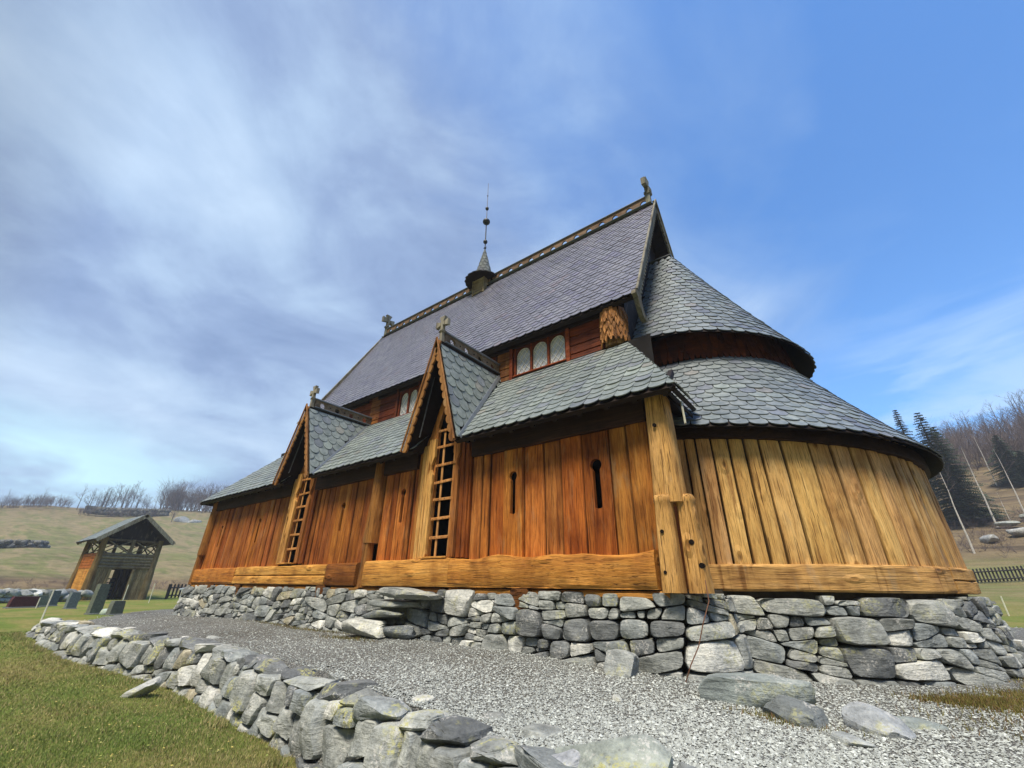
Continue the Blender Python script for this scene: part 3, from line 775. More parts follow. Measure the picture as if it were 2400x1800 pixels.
def west_hip():
    L=math.hypot(1.8,1.97);vv=Vector((1.8,0,1.97)).normalized();nn=Vector((-1.97,0,1.8)).normalized()
    P=plane_P((-16.7,0,E0),(0,-1,0),vv,nn);u0=lambda v:-13.56+1.85*v/L;u1=lambda v:-5.10-1.85*v/L
    mb=MB();tiles(mb,P,13,L/13.5,.27,u0,u1,None,lambda:stint(.13));part(mb,'aisle_roof_slates',M['slate_green'])
    d=MB();A=[P(u0(0),0,-.03),P(u1(0),0,-.03),P(u1(L),L,-.03),P(u0(L),L,-.03)];B=[P(u0(0),0,-.09),P(u1(0),0,-.09),P(u1(L),L,-.09),P(u0(L),L,-.09)]
    d.add(A+B,[(0,1,2,3),(7,6,5,4),(0,4,5,1),(1,5,6,2),(2,6,7,3),(3,7,4,0)]);part(d,'aisle_roof_deck',M['dark'])
west_hip()
def east_slope(sgn):
    fl=lambda p:Vector((p[0],2*YR-p[1],p[2])) if sgn<0 else Vector(p)
    L=math.hypot(1.244,1.97);vv=Vector((-1.244,0,1.97)).normalized();nn=Vector((1.97,0,1.244)).normalized()
    b=plane_P((-1.336,0,E0),(0,1,0),vv,nn);P=lambda u,v,h:fl(b(u,v,h));u0=lambda v:5.10+1.85*v/L;u1=lambda v:6.1+1.0*v/L
    mb=MB();tiles(mb,P,11,L/13.5,.25,u0,u1,None,lambda:stint(.13))
    if sgn<0: mb.f=[tuple(reversed(f)) for f in mb.f]
    part(mb,'aisle_roof_slates',M['slate_green'])
    d=MB();A=[P(u0(0),0,-.03),P(u1(0),0,-.03),P(u1(L),L,-.03),P(u0(L),L,-.03)];B=[P(u0(0),0,-.09),P(u1(0),0,-.09),P(u1(L),L,-.09),P(u0(L),L,-.09)]
    d.add(A+B,[(0,1,2,3),(7,6,5,4),(0,4,5,1),(1,5,6,2),(2,6,7,3),(3,7,4,0)]);part(d,'aisle_roof_deck',M['dark'])
east_slope(1);east_slope(-1)
# eave soffit and plates (dark); plates added thick to deepen the eave shade
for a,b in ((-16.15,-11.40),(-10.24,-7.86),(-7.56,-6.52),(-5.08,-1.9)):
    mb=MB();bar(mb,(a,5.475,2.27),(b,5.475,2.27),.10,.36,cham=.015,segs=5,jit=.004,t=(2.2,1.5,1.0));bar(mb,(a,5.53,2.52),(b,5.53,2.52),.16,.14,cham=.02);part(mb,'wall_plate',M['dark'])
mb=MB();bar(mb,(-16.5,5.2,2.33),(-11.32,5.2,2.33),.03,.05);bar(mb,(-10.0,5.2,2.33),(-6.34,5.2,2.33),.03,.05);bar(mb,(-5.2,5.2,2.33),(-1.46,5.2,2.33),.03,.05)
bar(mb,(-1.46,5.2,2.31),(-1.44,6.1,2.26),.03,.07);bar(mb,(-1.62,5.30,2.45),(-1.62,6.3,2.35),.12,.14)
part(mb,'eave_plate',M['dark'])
mb=MB()
for i in range(36):
    x=-16.2+i*.42
    if any(abs(x-c)<h for c,h,_ in dorm): continue
    bar(mb,(x,5.17,2.295),(x,5.62,2.775),.07,.09,(0,-1,1),.01)
part(mb,'rafter_tail',M['dark'])['kind']='stuff'
mb=MB();tube(mb,[(-1.40,5.5,2.26),(-1.38,5.42,2.15),(-1.37,5.40,1.92)],.014,8,(2.5,2.5,2.3));part(mb,'drip_spout',M['grey'])

# cones of the apse ------------------------------------------------------------
def cone_roof(name,rb,zb,rt,zt,rows,w,mat,a0=0,a1=180,concave=0.0,flat=0.0,sag=.36):
    def prof(f,phi):
        z0=zb-sag*max(0,math.sin(phi));r=rb+(rt-rb)*f;z=z0+(zt-z0)*f-concave*4*f*(1-f);return r,z
    L=math.hypot(rb-rt,zt-zb);e=L/(rows+.4)
    mb=MB()
    for i in range(rows):
        f=i/(rows+.4);r=rb+(rt-rb)*f
        n=max(3,round(math.pi*(a1-a0)/180*r/w));
        nf=max(0,round(flat/w))
        for j in range(-nf-1,n+1+nf):
            off=.5 if i%2 else 0
            ww=math.pi*(a1-a0)/180*r/n
            uc=(j+off)*ww
            if uc<-flat-ww*.3 or uc>math.pi*r*(a1-a0)/180+flat+ww*.3: continue
            sh=tile_shape(ww*rnd.uniform(.95,.995),e*1.75,ww*.30);rot=rnd.gauss(0,.012);lift=rnd.uniform(0,.012)*rnd.random();top=[];bot=[];dv=rnd.gauss(0,.006)
            for x,y in sh:
                ff=min(1,(i*e+y+dv-x*rot)/L);u=uc+x*( (rb+(rt-rb)*ff)/max(r,1e-6) if True else 1)+y*rot
                h=.004+(.020+lift)*(1-y/(e*1.75))
                for hh,dst in ((h,top),(max(h-.014,-.002),bot)):
                    arcL=math.pi*(a1-a0)/180*r
                    if u<0: phi=R(a0);ex=u
                    elif u>arcL: phi=R(a1);ex=u-arcL
                    else: phi=R(a0)+u/r;ex=0
                    ex=max(-flat,min(flat,ex))
                    rr,zz=prof(ff,phi);sl=(zt-(zb-sag*max(0,math.sin(phi))))/(rb-rt);nl=math.hypot(1,sl)
                    p=circ(phi,rr+hh*sl/nl,zz+hh/nl);p.x-=abs(ex);dst.append(p)
            m=len(sh);fs=[tuple(range(m))]
            for k in range(1,m-2): fs.append((k,m+k,m+k+1,k+1))
            mb.add(top+bot,fs,stint(.13))
    part(mb,name+'_slates',mat)
    d=MB();n=72;vs=[]
    ph2=[(a0+(a1-a0)*i/n,0) for i in range(n+1)]
    ph2=[(a0,-flat)]+ph2+[(a1,flat)]
    for a,ex in ph2:
        phi=R(a)
        for f,o in ((0.004,-.012),(.5,-.02),(1,-.02),(1,-.06),(.5,-.06),(.012,-.028)):
            r,z=prof(f,phi);p=circ(phi,r,z+o*1.6);p.x-=abs(ex);vs.append(p)
    fs=[]
    for i in range(len(ph2)-1):
        for j in range(6): fs.append((i*6+j,(i+1)*6+j,(i+1)*6+(j+1)%6,i*6+(j+1)%6))
    fs.append((0,1,2,3,4,5));k=(len(ph2)-1)*6;fs.append((k+5,k+4,k+3,k+2,k+1,k))
    d.add(vs,fs);part(d,name+'_deck',M['dark'])
cone_roof('apse_aisle_roof',3.40,2.14,1.88,3.86,16,.245,M['slate_apse'],0,180,.05,.35,.36)
cone_roof('apse_roof',2.25,4.32,.04,7.88,25,.235,M['slate_apse'],0,180,.10,.5,.32)
mb=MB();bar(mb,(-2.6,YR,7.92),(-2.0,YR,7.90),.16,.035,t=(1,1,1));part(mb,'apse_ridge_flashing',M['lead'])
# black plate band standing in for apse eave shade; drum wall with long wooden shingles
mb=MB();n=60
for i in range(n):
    a,b=R(2+176*i/n),R(2+176*(i+1)/n)
    za=2.23-.36*math.sin(a);zb_=2.23-.36*math.sin(b);bx=[circ(a,3.05,2.02-.36*math.sin(a)),circ(b,3.05,2.02-.36*math.sin(b)),circ(b,3.215,2.02-.36*math.sin(b)),circ(a,3.215,2.02-.36*math.sin(a)),circ(a,3.05,za),circ(b,3.05,zb_),circ(b,3.20,zb_-.02),circ(a,3.20,za-.02)];mb.add(bx,[(0,1,2,3),(3,2,6,7)],(1.8,1.3,.9));quad(mb,circ(a,3.09,1.6),circ(b,3.09,1.6),circ(b,3.09,zb_),circ(a,3.09,za))
part(mb,'apse_shade_plate',M['dark'])
def drum():
    mb=MB();n=60;vs=[]
    for i in range(n+1):
        a=R(-8+196*i/n);vs+=[circ(a,1.78,3.4),circ(a,1.78,4.5)]
    mb.add(vs,[(2*i,2*i+2,2*i+3,2*i+1) for i in range(n)],(.5,.5,.5));dw=part(mb,'drum_wall',M['dark'])
    s=MB()
    for row,(zb,zt,rr) in enumerate(((3.84,4.12,1.88),(4.02,4.28,1.85),(4.18,4.38,1.82))):
        m=66
        for i in range(m):
            a=R(-6+192*(i+(.5 if row%2 else 0))/m);wd=.135*rnd.uniform(.8,1);t=rnd.uniform(.7,1.6)
            z0=zb-.06*max(0,math.sin(a))+rnd.uniform(-.03,.03);pj=rnd.uniform(.03,.075)
            T=Vector((math.cos(a),math.sin(a),0));O=circ(a,0);Nv=Vector((math.sin(a),-math.cos(a),0))
            pts=[(-wd*.22,z0),(wd*.22,z0),(wd*.5,z0+.16),(wd*.5,zt+.1),(-wd*.5,zt+.1),(-wd*.5,z0+.16)]
            A=[Vector((XC,YR,0))+Nv*(rr+pj-(z-z0)*.16)+T*x+Vector((0,0,z)) for x,z in pts];B=[p-Nv*.02 for p in A]
            k=len(pts);fs=[tuple(range(k))]+[(q,k+q,k+(q+1)%k,(q+1)%k) for q in range(k)]
            s.add(A+B,fs,(t*.62,t*.55,t*.48))
    o=s.build('wood_shingle',M['darkwall'],None);o.parent=dw;o['kind']='stuff'
drum()

# clerestory -----------------------------------------------------------------
def clerestory():
    mb=MB()
    # horizontal boards in panels between the window groups
    def boards(x0,x1,tone,zs=(4.2,4.42,4.62,4.85,5.08,5.35)):
        mb=MB()
        for a,b in zip(zs[:-1],zs[1:]):
            k=rnd.uniform(.8,1.2);bar(mb,(x0,6.955,(a+b)/2),(x1,6.955,(a+b)/2),.06,b-a-.012,(0,0,1),.014,5,.003,tuple(q*k for q in tone))
        part(mb,'clerestory_boards',M['darkwall'])
    boards(-5.55,-5.40,(2.6,4.2,4.6));boards(-3.80,-3.02,(1.2,.9,.7));boards(-8.50,-5.85,(1.1,.9,.8));boards(-10.30,-9.52,(1.1,.9,.8));boards(-10.75,-10.3,(2.2,3.2,3.2))
    boards(-5.80,-5.55,(2.0,2.9,2.9));boards(-14.8,-10.75,(1.2,1.0,.9))
    for x in (-5.37,-3.85,-9.48,-8.56): mb=MB();bar(mb,(x,6.925,4.2),(x,6.925,5.35),.085,.09,(0,1,0),.01,3,.002,(1.9,1.5,1.1) if x>-6 else (.9,.75,.65));part(mb,'clerestory_stud',M['darkwall'])
    mb=MB();quad(mb,(-14.85,7.05,4.0),(-2.62,7.05,4.0),(-2.62,7.05,5.6),(-14.85,7.05,5.6));part(mb,'clerestory_lining',M['void'])
    def win(x0,x1,z0,z1,nl):
        root=empty('leaded_window',((x0+x1)/2,6.93,z0));root.parent=church;root.matrix_parent_inverse=Matrix.Translation((9,-YR,.75))
        ox,oz=(x0+x1)/2,z0
        def loc(mb,name,mat):
            o=mb.build(name,mat,None);o.parent=root;o.data.transform(Matrix.Translation((-ox,-6.93,-oz)));return o
        w=(x1-x0)/nl;fr=MB();pn=MB();cm=MB()
        for k in range(nl):
            a=x0+k*w+.035;b=x0+(k+1)*w-.035;r=(b-a)/2;cx=(a+b)/2;zs=z1-r
            arch=[(a,z0+.02),(b,z0+.02),(b,zs)]+[(cx+r*math.cos(q),zs+r*math.sin(q)*1.05) for q in [math.pi*i/10 for i in range(1,10)]]+[(a,zs)]
            prism(pn,arch,(0,6.985,0),(1,0,0),(0,0,1),.01)
            # board around the arch (two halves)
            L=[(x0+k*w,z0),(cx,z0),(cx,z0+.02),(a,z0+.02),(a,zs)]+[(cx-r*math.cos(q),zs+r*math.sin(q)*1.05) for q in [math.pi*i/16 for i in range(1,9)]]+[(cx,z1+.14),(x0+k*w,z1+.14)]
            prism(fr,L,(0,6.95,0),(1,0,0),(0,0,1),.05,(.9,.7,.5));prism(fr,[(2*cx-p,q) for p,q in L],(0,6.95,0),(1,0,0),(0,0,1),.05,(.9,.7,.5))
            # diamond leading clipped to arch
            def inside(x,z): return a<x<b and z>z0+.02 and (z<zs or math.hypot(x-cx,(z-zs)/1.05)<r)
            st=.145
            for s in (1,-1):
                for q in range(-14,15):
                    pts=[]
                    for i in range(81):
                        x=a+(b-a)*i/80;z=z0+.3+q*st*1.25+s*(x-cx)*1.25
                        if inside(x,z): pts.append((x,z))
                    if len(pts)>3: bar(cm,(pts[0][0],6.974-.002*s,pts[0][1]),(pts[-1][0],6.974-.002*s,pts[-1][1]),.015,.012,(0,1,0),.002)
            ring=[(b,z0+.02),(b,zs)]+[(cx+r*math.cos(q),zs+r*math.sin(q)*1.05) for q in [math.pi*i/10 for i in range(1,10)]]+[(a,zs),(a,z0+.02)]
            for p,q in zip(ring[:-1],ring[1:]): bar(cm,(p[0],6.97,p[1]),(q[0],6.97,q[1]),.016,.014,(0,1,0),.003)
        for k in range(nl+1):
            x=x0+k*w;bar(fr,(x,6.93,z0),(x,6.93,z1+.1),.035,.03,(0,1,0),.006,1,0,(2,1.5,1))
        bar(fr,(x0-.03,6.92,z0-.0),(x1+.03,6.92,z0-.0),.07,.03,(0,0,1),.006,1,0,(2.2,1.6,1.1))
        loc(fr,'window_frame',M['darkwall']);loc(pn,'pane',M['glass']);loc(cm,'leading',M['came'])
    for a,b in ((-14.8,-10.9),(-10.4,-2.95)):
        mb=MB();bar(mb,(a,6.93,5.19),(b,6.93,5.19),.10,.26,cham=.012,segs=6,jit=.003,t=(1.6,1.2,1));part(mb,'wall_plate',M['dark'])
    win(-5.27,-3.90,4.34,5.02,3);win(-9.38,-8.62,4.27,4.97,2)
clerestory()
# shingle-clad corner column
def column(x,y,r,z0,z1):
    mb=MB();tube(mb,[(x,y,z0),(x,y,z1)],r*.8,16,(.6,.6,.6));o=part(mb,'shingled_column',M['post']);s=MB()
    for row in range(6):
        zb=z0+.02+row*.11
        for k in range(17):
            a=2*math.pi*(k+.5*(row%2))/17+rnd.uniform(-.06,.06);wd=2*math.pi*r/17*rnd.uniform(.85,1.15);t=rnd.uniform(.5,1.15);zz=zb+rnd.uniform(-.05,.05);Ls=min(rnd.uniform(.26,.36),z1+.03-zz)
            Nv=Vector((math.cos(a),math.sin(a),0));T=Vector((-math.sin(a),math.cos(a),0));tip=rnd.uniform(.03,.2)
            pts=[(-wd*tip,0),(wd*tip,0),(wd*.44,.13),(wd*.40,Ls),(-wd*.40,Ls),(-wd*.44,.13)]
            A=[Vector((x,y,zz+q))+Nv*(r*(1.06-.5*(q/Ls)*.22)+rnd.uniform(0,.035))+T*p for p,q in pts];B=[p-Nv*.03 for p in A];m=6
            s.add(A+B,[tuple(range(m))]+[(q,m+q,m+(q+1)%m,(q+1)%m) for q in range(m)],(t*.72,t*.56,t*.48))
    c=s.build('wood_shingle',M['post'],None);c.parent=o;c['kind']='stuff'
column(-2.82,6.98,.25,4.28,5.08);column(-2.82,2*YR-6.98,.25,4.28,5.08);column(-14.6,6.98,.25,4.2,5.08)

# main roof -------------------------------------------------------------------
ME,MZ,RZ=6.65,5.13,9.93;X0,X1=-14.3,-2.2
def main_roof(sgn):
    fl=lambda p:Vector((p[0],2*YR-p[1],p[2])) if sgn<0 else Vector(p)
    dy,dz=YR-ME,RZ-MZ;L=math.hypot(dy,dz);nn=Vector((0,-dz,dy)).normalized()
    def base(u,v,h):
        f=v/L;sag=.07*4*f*(1-f)*(1-f)
        return Vector((u,ME+dy*f,MZ+dz*f))-nn*sag+nn*h
    P=lambda u,v,h:fl(base(u,v,h));rows=33;mb=MB()
    tiles(mb,P,rows,L/rows,.235,lambda v:X0,lambda v:X1,None,lambda:stint(.10),arcf=.36)
    if sgn<0: mb.f=[tuple(reversed(f)) for f in mb.f]
    part(mb,'main_roof_slates',M['slate_main'])
    d=MB();vs=[];n=8
    for i in range(n+1):
        v=L*i/n;vs+=[P(X0+.01,v,-.03),P(X1-.01,v,-.03),P(X1-.01,v,-.12),P(X0+.01,v,-.12)]
    fs=[]
    for i in range(n):
        for j in range(4): fs.append((i*4+j,(i+1)*4+j,(i+1)*4+(j+1)%4,i*4+(j+1)%4))
    fs+=[(0,1,2,3),(n*4+3,n*4+2,n*4+1,n*4)]
    d.add(vs,fs);part(d,'main_roof_deck',M['dark'])
main_roof(1);main_roof(-1)
mb=MB()
bar(mb,(-14.25,6.76,5.10),(-2.25,6.76,5.10),.04,.06);bar(mb,(-14.8,7.0,5.38),(-2.6,7.0,5.38),.22,.16)
part(mb,'eave_plate',M['dark'])
# gable walls
for x in (-2.60,-14.75):
    mb=MB();prism(mb,[(7.0,3.9),(2*YR-7.0,3.9),(2*YR-7.0,5.65),(YR,9.78),(7.0,5.65)],(x,0,0),(0,1,0),(0,0,1),.08);part(mb,'gable_wall',M['darkz'])
def zig(pA,pB,width,depth,n,off,style='tooth'):
    """2-D board outline along A->B (in its own frame): straight top edge, cut lower edge"""
    pass
def bargeboard(A,B,inward,th,width,teeth,depth,mat,t=(1,1,1),round_=False,name='bargeboard'):
    A=Vector(A);B=Vector(B);U=(B-A).normalized();L=(B-A).length;W=Vector(inward);W=(W-U*W.dot(U)).normalized()
    pts=[(0,0)];pts.append((L,0));m=[]
    for i in range(teeth):
        a=L*(1-i/teeth);b=L*(1-(i+1)/teeth);w=width
        if round_:
            for k in range(6):
                q=math.pi*k/6;m.append((a+(b-a)*(.5-.5*math.cos(q)),w+depth*math.sin(q)))
            m.append((b,w))
        else:
            m+=[(a,w+depth),(a+(b-a)*.35,w+depth*.9),(a+(b-a)*.5,w+depth*.25),(a+(b-a)*.85,w)]
    pts+= [(L,width)]+m[(0 if round_ else 0):]+[(0,width)] if False else [p for p in m]
    mb=MB();prism(mb,pts,A,U,W,th,t);return part(mb,name,mat)
gz_in=Vector((0,.6,-.8))
for X,nm in ((X1+.0,1),(X0-.0,-1)):
    for s in (1,-1):
        y=lambda v:YR-s*(YR-v)
        bargeboard((X+.03*nm,y(ME-.02),MZ-.03),(X+.03*nm,YR,RZ+.03),(0,s*1,-.4),.045,.12,34,.07,M['grey'],(.8,.78,.68))
        mb=MB();bar(mb,(X+.06*nm,y(ME-.03),MZ+.04),(X+.06*nm,YR,RZ+.10),.05,.05,(nm,0,0),.01,1,0,(1.05,1.05,1));part(mb,'verge_strip',M['grey'])
        # carved curl at the foot
        mb=MB();P=[(0,0),(.10,.02),(.16,-.10),(.18,-.28),(.24,-.42),(.36,-.50),(.44,-.47),(.42,-.55),(.30,-.62),(.14,-.55),(.03,-.38),(-.03,-.2),(-.12,-.12),(-.16,-.16),(-.12,-.05)]
        prism(mb,[(a*.9-.05,b*.95) for a,b in P],(X+.03*nm,y(ME+.02),MZ+.02),(0,s*1,0),(0,0,1),.09,(.62,.6,.52));part(mb,'carved_curl',M['grey'])
# ridge crest board with cut-outs
def crest(p0,p1,h,n,hole,mat,cap=True,t=(1,1,1),name='ridge_crest',bottom=True,dots=False):
    p0=Vector(p0);p1=Vector(p1);U=(p1-p0).normalized();L=(p1-p0).length;mb=MB();st=L/n;r=hole/2
    for i in range(n):
        a=st*i;c=a+st/2
        if bottom:
            pts=[(a,0),(c-r*1.3,0),(c-r,.05)]+[(c-r*math.cos(q)*.95,.05+r*1.25*math.sin(q)) for q in [math.pi*k/8 for k in range(1,8)]]+[(c+r,.05),(c+r*1.3,0),(a+st,0),(a+st,h),(a,h)]
            prism(mb,pts,p0,U,(0,0,1),.05,t)
        else:
            zc=h*.45
            for s in (-1,1):
                pts=[(c,0),(c+s*st/2,0),(c+s*st/2,h),(c,h),(c,zc+r)]+[(c+s*r*math.sin(q),zc+r*math.cos(q)) for q in [math.pi*k/10 for k in range(1,10)]]+[(c,zc-r)]
                prism(mb,pts,p0,U,(0,0,1),.05,t)
    o=part(mb,name,mat)
    mb=MB();bar(mb,p0+Vector((0,0,h+.02)),p1+Vector((0,0,h+.02)),.13,.04,t=(.9,.9,.95));bar(mb,p0+Vector((0,0,-.012)),p1+Vector((0,0,-.012)),.15,.03,t=(.75,.8,.9));part(mb,'crest_cap',M['lead'])
    if dots:
        N_=Vector((U.y,-U.x,0))
        for i in range(1,n): 
            d=MB();q=p0+U*st*i+Vector((0,0,h*.5));tube(d,[q-N_*.032,q+N_*.032],.018,8);dd=d.build('peg_hole',M['void'],None);dd.parent=o
crest((X0+.1,YR,RZ+.09),(X1-.06,YR,RZ+.09),.25,27,.20,M['crest'],t=(1.25,1.15,1.1))
# crosses
def cross(x,y,z,s,armaxis,t=(1,1,1)):
    mb=MB();U=Vector((1,0,0)) if armaxis=='x' else Vector((0,1,0));o=Vector((x,y,z));w=.075*s
    tz=[(-w*.9,0),(w*.9,0),(w*.75,.36*s),(-w*.75,.36*s)];prism(mb,tz,o,U,(0,0,1),.13*s,t)
    for zz in (.37,.42): bar(mb,o+U*(-w*1.25)+Vector((0,0,zz*s)),o+U*(w*1.25)+Vector((0,0,zz*s)),.17*s,.035*s,t=tuple(q*.85 for q in t))
    c=.70*s;a=.28*s;n=.055*s;e=.125*s
    P=[(-n,.44*s),(n,.44*s),(n*.85,c-n),(a,c-e),(a,c+e),(n*.85,c+n),(e,c+a),(-e,c+a),(-n*.85,c+n),(-a,c+e),(-a,c-e),(-n*.85,c-n)]
    prism(mb,P,o,U,(0,0,1),.12*s,t);return part(mb,'gable_cross',M['grey'])
cross(-2.32,YR,RZ+.06,1.0,'y',(.9,.92,.85));cross(X0+.02,YR,RZ+.05,1.05,'y',(.9,.95,.92))

# dormers ------------------------------------------------------------------------
def dormer(xc,hw,zr):
    yf=5.02;sl=math.hypot(hw,zr-E0)
    for s in (1,-1):
        vv=Vector((-s*hw,0,zr-E0)).normalized();nn=Vector((s*(zr-E0),0,hw)).normalized()
        O=Vector((xc+s*hw,0,E0))
        P=(lambda O,vv,nn:lambda u,v,h:O+Vector((0,u,0))+vv*v+nn*h)(O,vv,nn)
        u0=lambda v:yf;u1=lambda v:min(AY+(v*vv.z)/AZ,6.96)
        rows=10;mb=MB();tiles(mb,P,rows,sl/rows,.25,u0,lambda v:max(u1(v),yf+.02),None,lambda:stint(.12),arcf=.5)
        if s<0: mb.f=[tuple(reversed(f)) for f in mb.f]
        part(mb,'dormer_slates',M['slate_green'])
        d=MB();A=[P(yf+.01,-.0,-.02),P(u1(0)+.3,0,-.02),P(u1(sl)+.1,sl,-.02),P(yf+.01,sl,-.02)];B=[P(yf+.01,0,-.06),P(u1(0)+.3,0,-.06),P(u1(sl)+.1,sl,-.06),P(yf+.01,sl,-.06)]
        d.add(A+B,[(0,1,2,3),(7,6,5,4),(0,4,5,1),(1,5,6,2),(2,6,7,3),(3,7,4,0)]);part(d,'dormer_deck',M['dark'])
        # valley flashing
        f=MB();a=P(u1(0)-.02,.0,.034);b=P(u1(sl*.98)-.02,sl*.98,.034);f2=MB();bar(f2,a,b,.085,.012,nn,.003,t=(1.1,1.15,1.2));part(f2,'valley_flashing',M['lead'])
        bargeboard((xc+s*(hw+.0),yf-.035,E0-.07),(xc,yf-.035,zr+.0),(-s,0,-.35),.035,.05,13,.06,M['barge'],(1.0,.95,.85),True)
        mb=MB();bar(mb,(xc+s*(hw+.02),yf-.07,E0-.06),(xc,yf-.07,zr+.05),.035,.035,(0,-1,0),.008,1,0,(.95,.85,.7));part(mb,'verge_strip',M['barge'])
    crest((xc,yf+.13,zr+.03),(xc,6.93,zr+.03),.20,4,.15,M['crest'],bottom=False,dots=True,t=(1.35,1.4,1.4))
    cross(xc,yf+.06,zr+.0,.62,'x',(1.15,1.12,1.05))
    mb=MB();tube(mb,[(xc-.12,yf+.12,zr-.45),(xc-hw*.62,yf+.12,E0+.25),(xc-hw*.6,yf+.1,E0+.22)],.013,6,(3,3,3));part(mb,'tie_rod',M['iron'])
for d in dorm: dormer(*d)

# ridge turret with spire --------------------------------------------------------------
def turret():
    x,y=-8.62,YR;mb=MB();w=.25
    for k in range(6):
        z=9.62+k*.11
        for a,b in (((x-w,y-w),(x+w,y-w)),((x+w,y-w),(x+w,y+w)),((x+w,y+w),(x-w,y+w)),((x-w,y+w),(x-w,y-w))):
            q=rnd.uniform(1.5,2.0);bar(mb,(a[0],a[1],z),(b[0],b[1],z),.03,.105,(0,0,1),.006,1,0,(q,q,q))
    for sx in (-1,1):
        for sy in (-1,1): bar(mb,(x+sx*w,y+sy*w,9.5),(x+sx*w,y+sy*w,10.35),.07,.07,(0,1,0),.008,1,0,(1.2,1.2,1.1))
    body=part(mb,'turret_body',M['greybrown'])
    # skirt roof: flared octagon, then steep cone, both slated
    def lathe(mb,prof,n,t=(1,1,1),rot=0):
        vs=[]
        for r,z in prof:
            for j in range(n): a=2*math.pi*j/n+rot;vs.append((x+r*math.cos(a),y+r*math.sin(a),z))
        fs=[]
        for i in range(len(prof)-1):
            for j in range(n): fs.append((i*n+j,i*n+(j+1)%n,(i+1)*n+(j+1)%n,(i+1)*n+j))
        fs.append(tuple(reversed(range(n))));mb.add(vs,fs,t)
    mb=MB();lathe(mb,[(.28,10.18),(.66,10.16),(.68,10.18),(.66,10.22),(.42,10.36),(.30,10.52),(.27,10.6)],16);part(mb,'turret_skirt',M['dark'],smooth=True,sharp=40)
    mb=MB()
    def tring(r0,z0,r1,z1,n,off,arc=.4):
        for j in range(n):
            a0=2*math.pi*(j+off)/n;wd=2*math.pi/n*.97;sh=tile_shape(1,1,.4);A=[];B=[]
            for u,v in sh:
                r=r0+(r1-r0)*v;a=a0+u*wd;z=z0+(z1-z0)*v;h=.014*(1-v)+.004
                A.append((x+(r+h)*math.cos(a),y+(r+h)*math.sin(a),z));B.append((x+(r+h-.012)*math.cos(a),y+(r+h-.012)*math.sin(a),z-.004))
            m=len(sh);mb.add(A+B,[tuple(range(m))]+[(k,m+k,m+k+1,k+1) for k in range(1,m-2)],tuple(q*.62 for q in stint(.15)))
    for i in range(4): tring(.68-.11*i,10.20+.075*i,.46-.08*i,10.40+.07*i,18-2*i,.5*(i%2))
    for i in range(7):
        f0=i/7.;f1=min(1,(i+1.7)/7);rr=lambda f:.30*(1-f)**1.05+.03;tring(rr(f0),10.45+1.3*f0,rr(f1),10.45+1.3*f1,max(5,11-i),.5*(i%2))
    lathe(mb,[(.30,10.45),(.155,11.1),(.03,11.78),(.0,11.8)],12,(.6,.6,.6));part(mb,'turret_spire',M['slate_spire'])
    mb=MB();tube(mb,[(x,y,11.72),(x,y,13.2)],.022,8);tube(mb,[(x,y,13.2),(x,y,15.45)],[.017,.009],6)
    for z,r,k in ((11.86,.05,.5),(12.18,.085,1.1),(13.24,.15,.82),(13.97,.07,1.2),(14.7,.03,1)):
        lathe(mb,[(r*math.sin(math.pi*i/8)+.001,z-r*k*math.cos(math.pi*i/8)) for i in range(9)],14)
    bar(mb,(x-.08,y,11.88),(x+.08,y,11.88),.02,.02);part(mb,'spire_finial',M['iron'],smooth=True,sharp=40)
turret()
# lightning wire down the corner post
mb=MB();tube(mb,[(-1.42,5.30,.1),(-1.40,5.24,-.1),(-1.46,5.12,-.3),(-1.52,5.06,-.5),(-1.60,4.98,-.66),(-1.66,4.95,-.8)],.0055,6);part(mb,'lightning_wire',M['copper'])

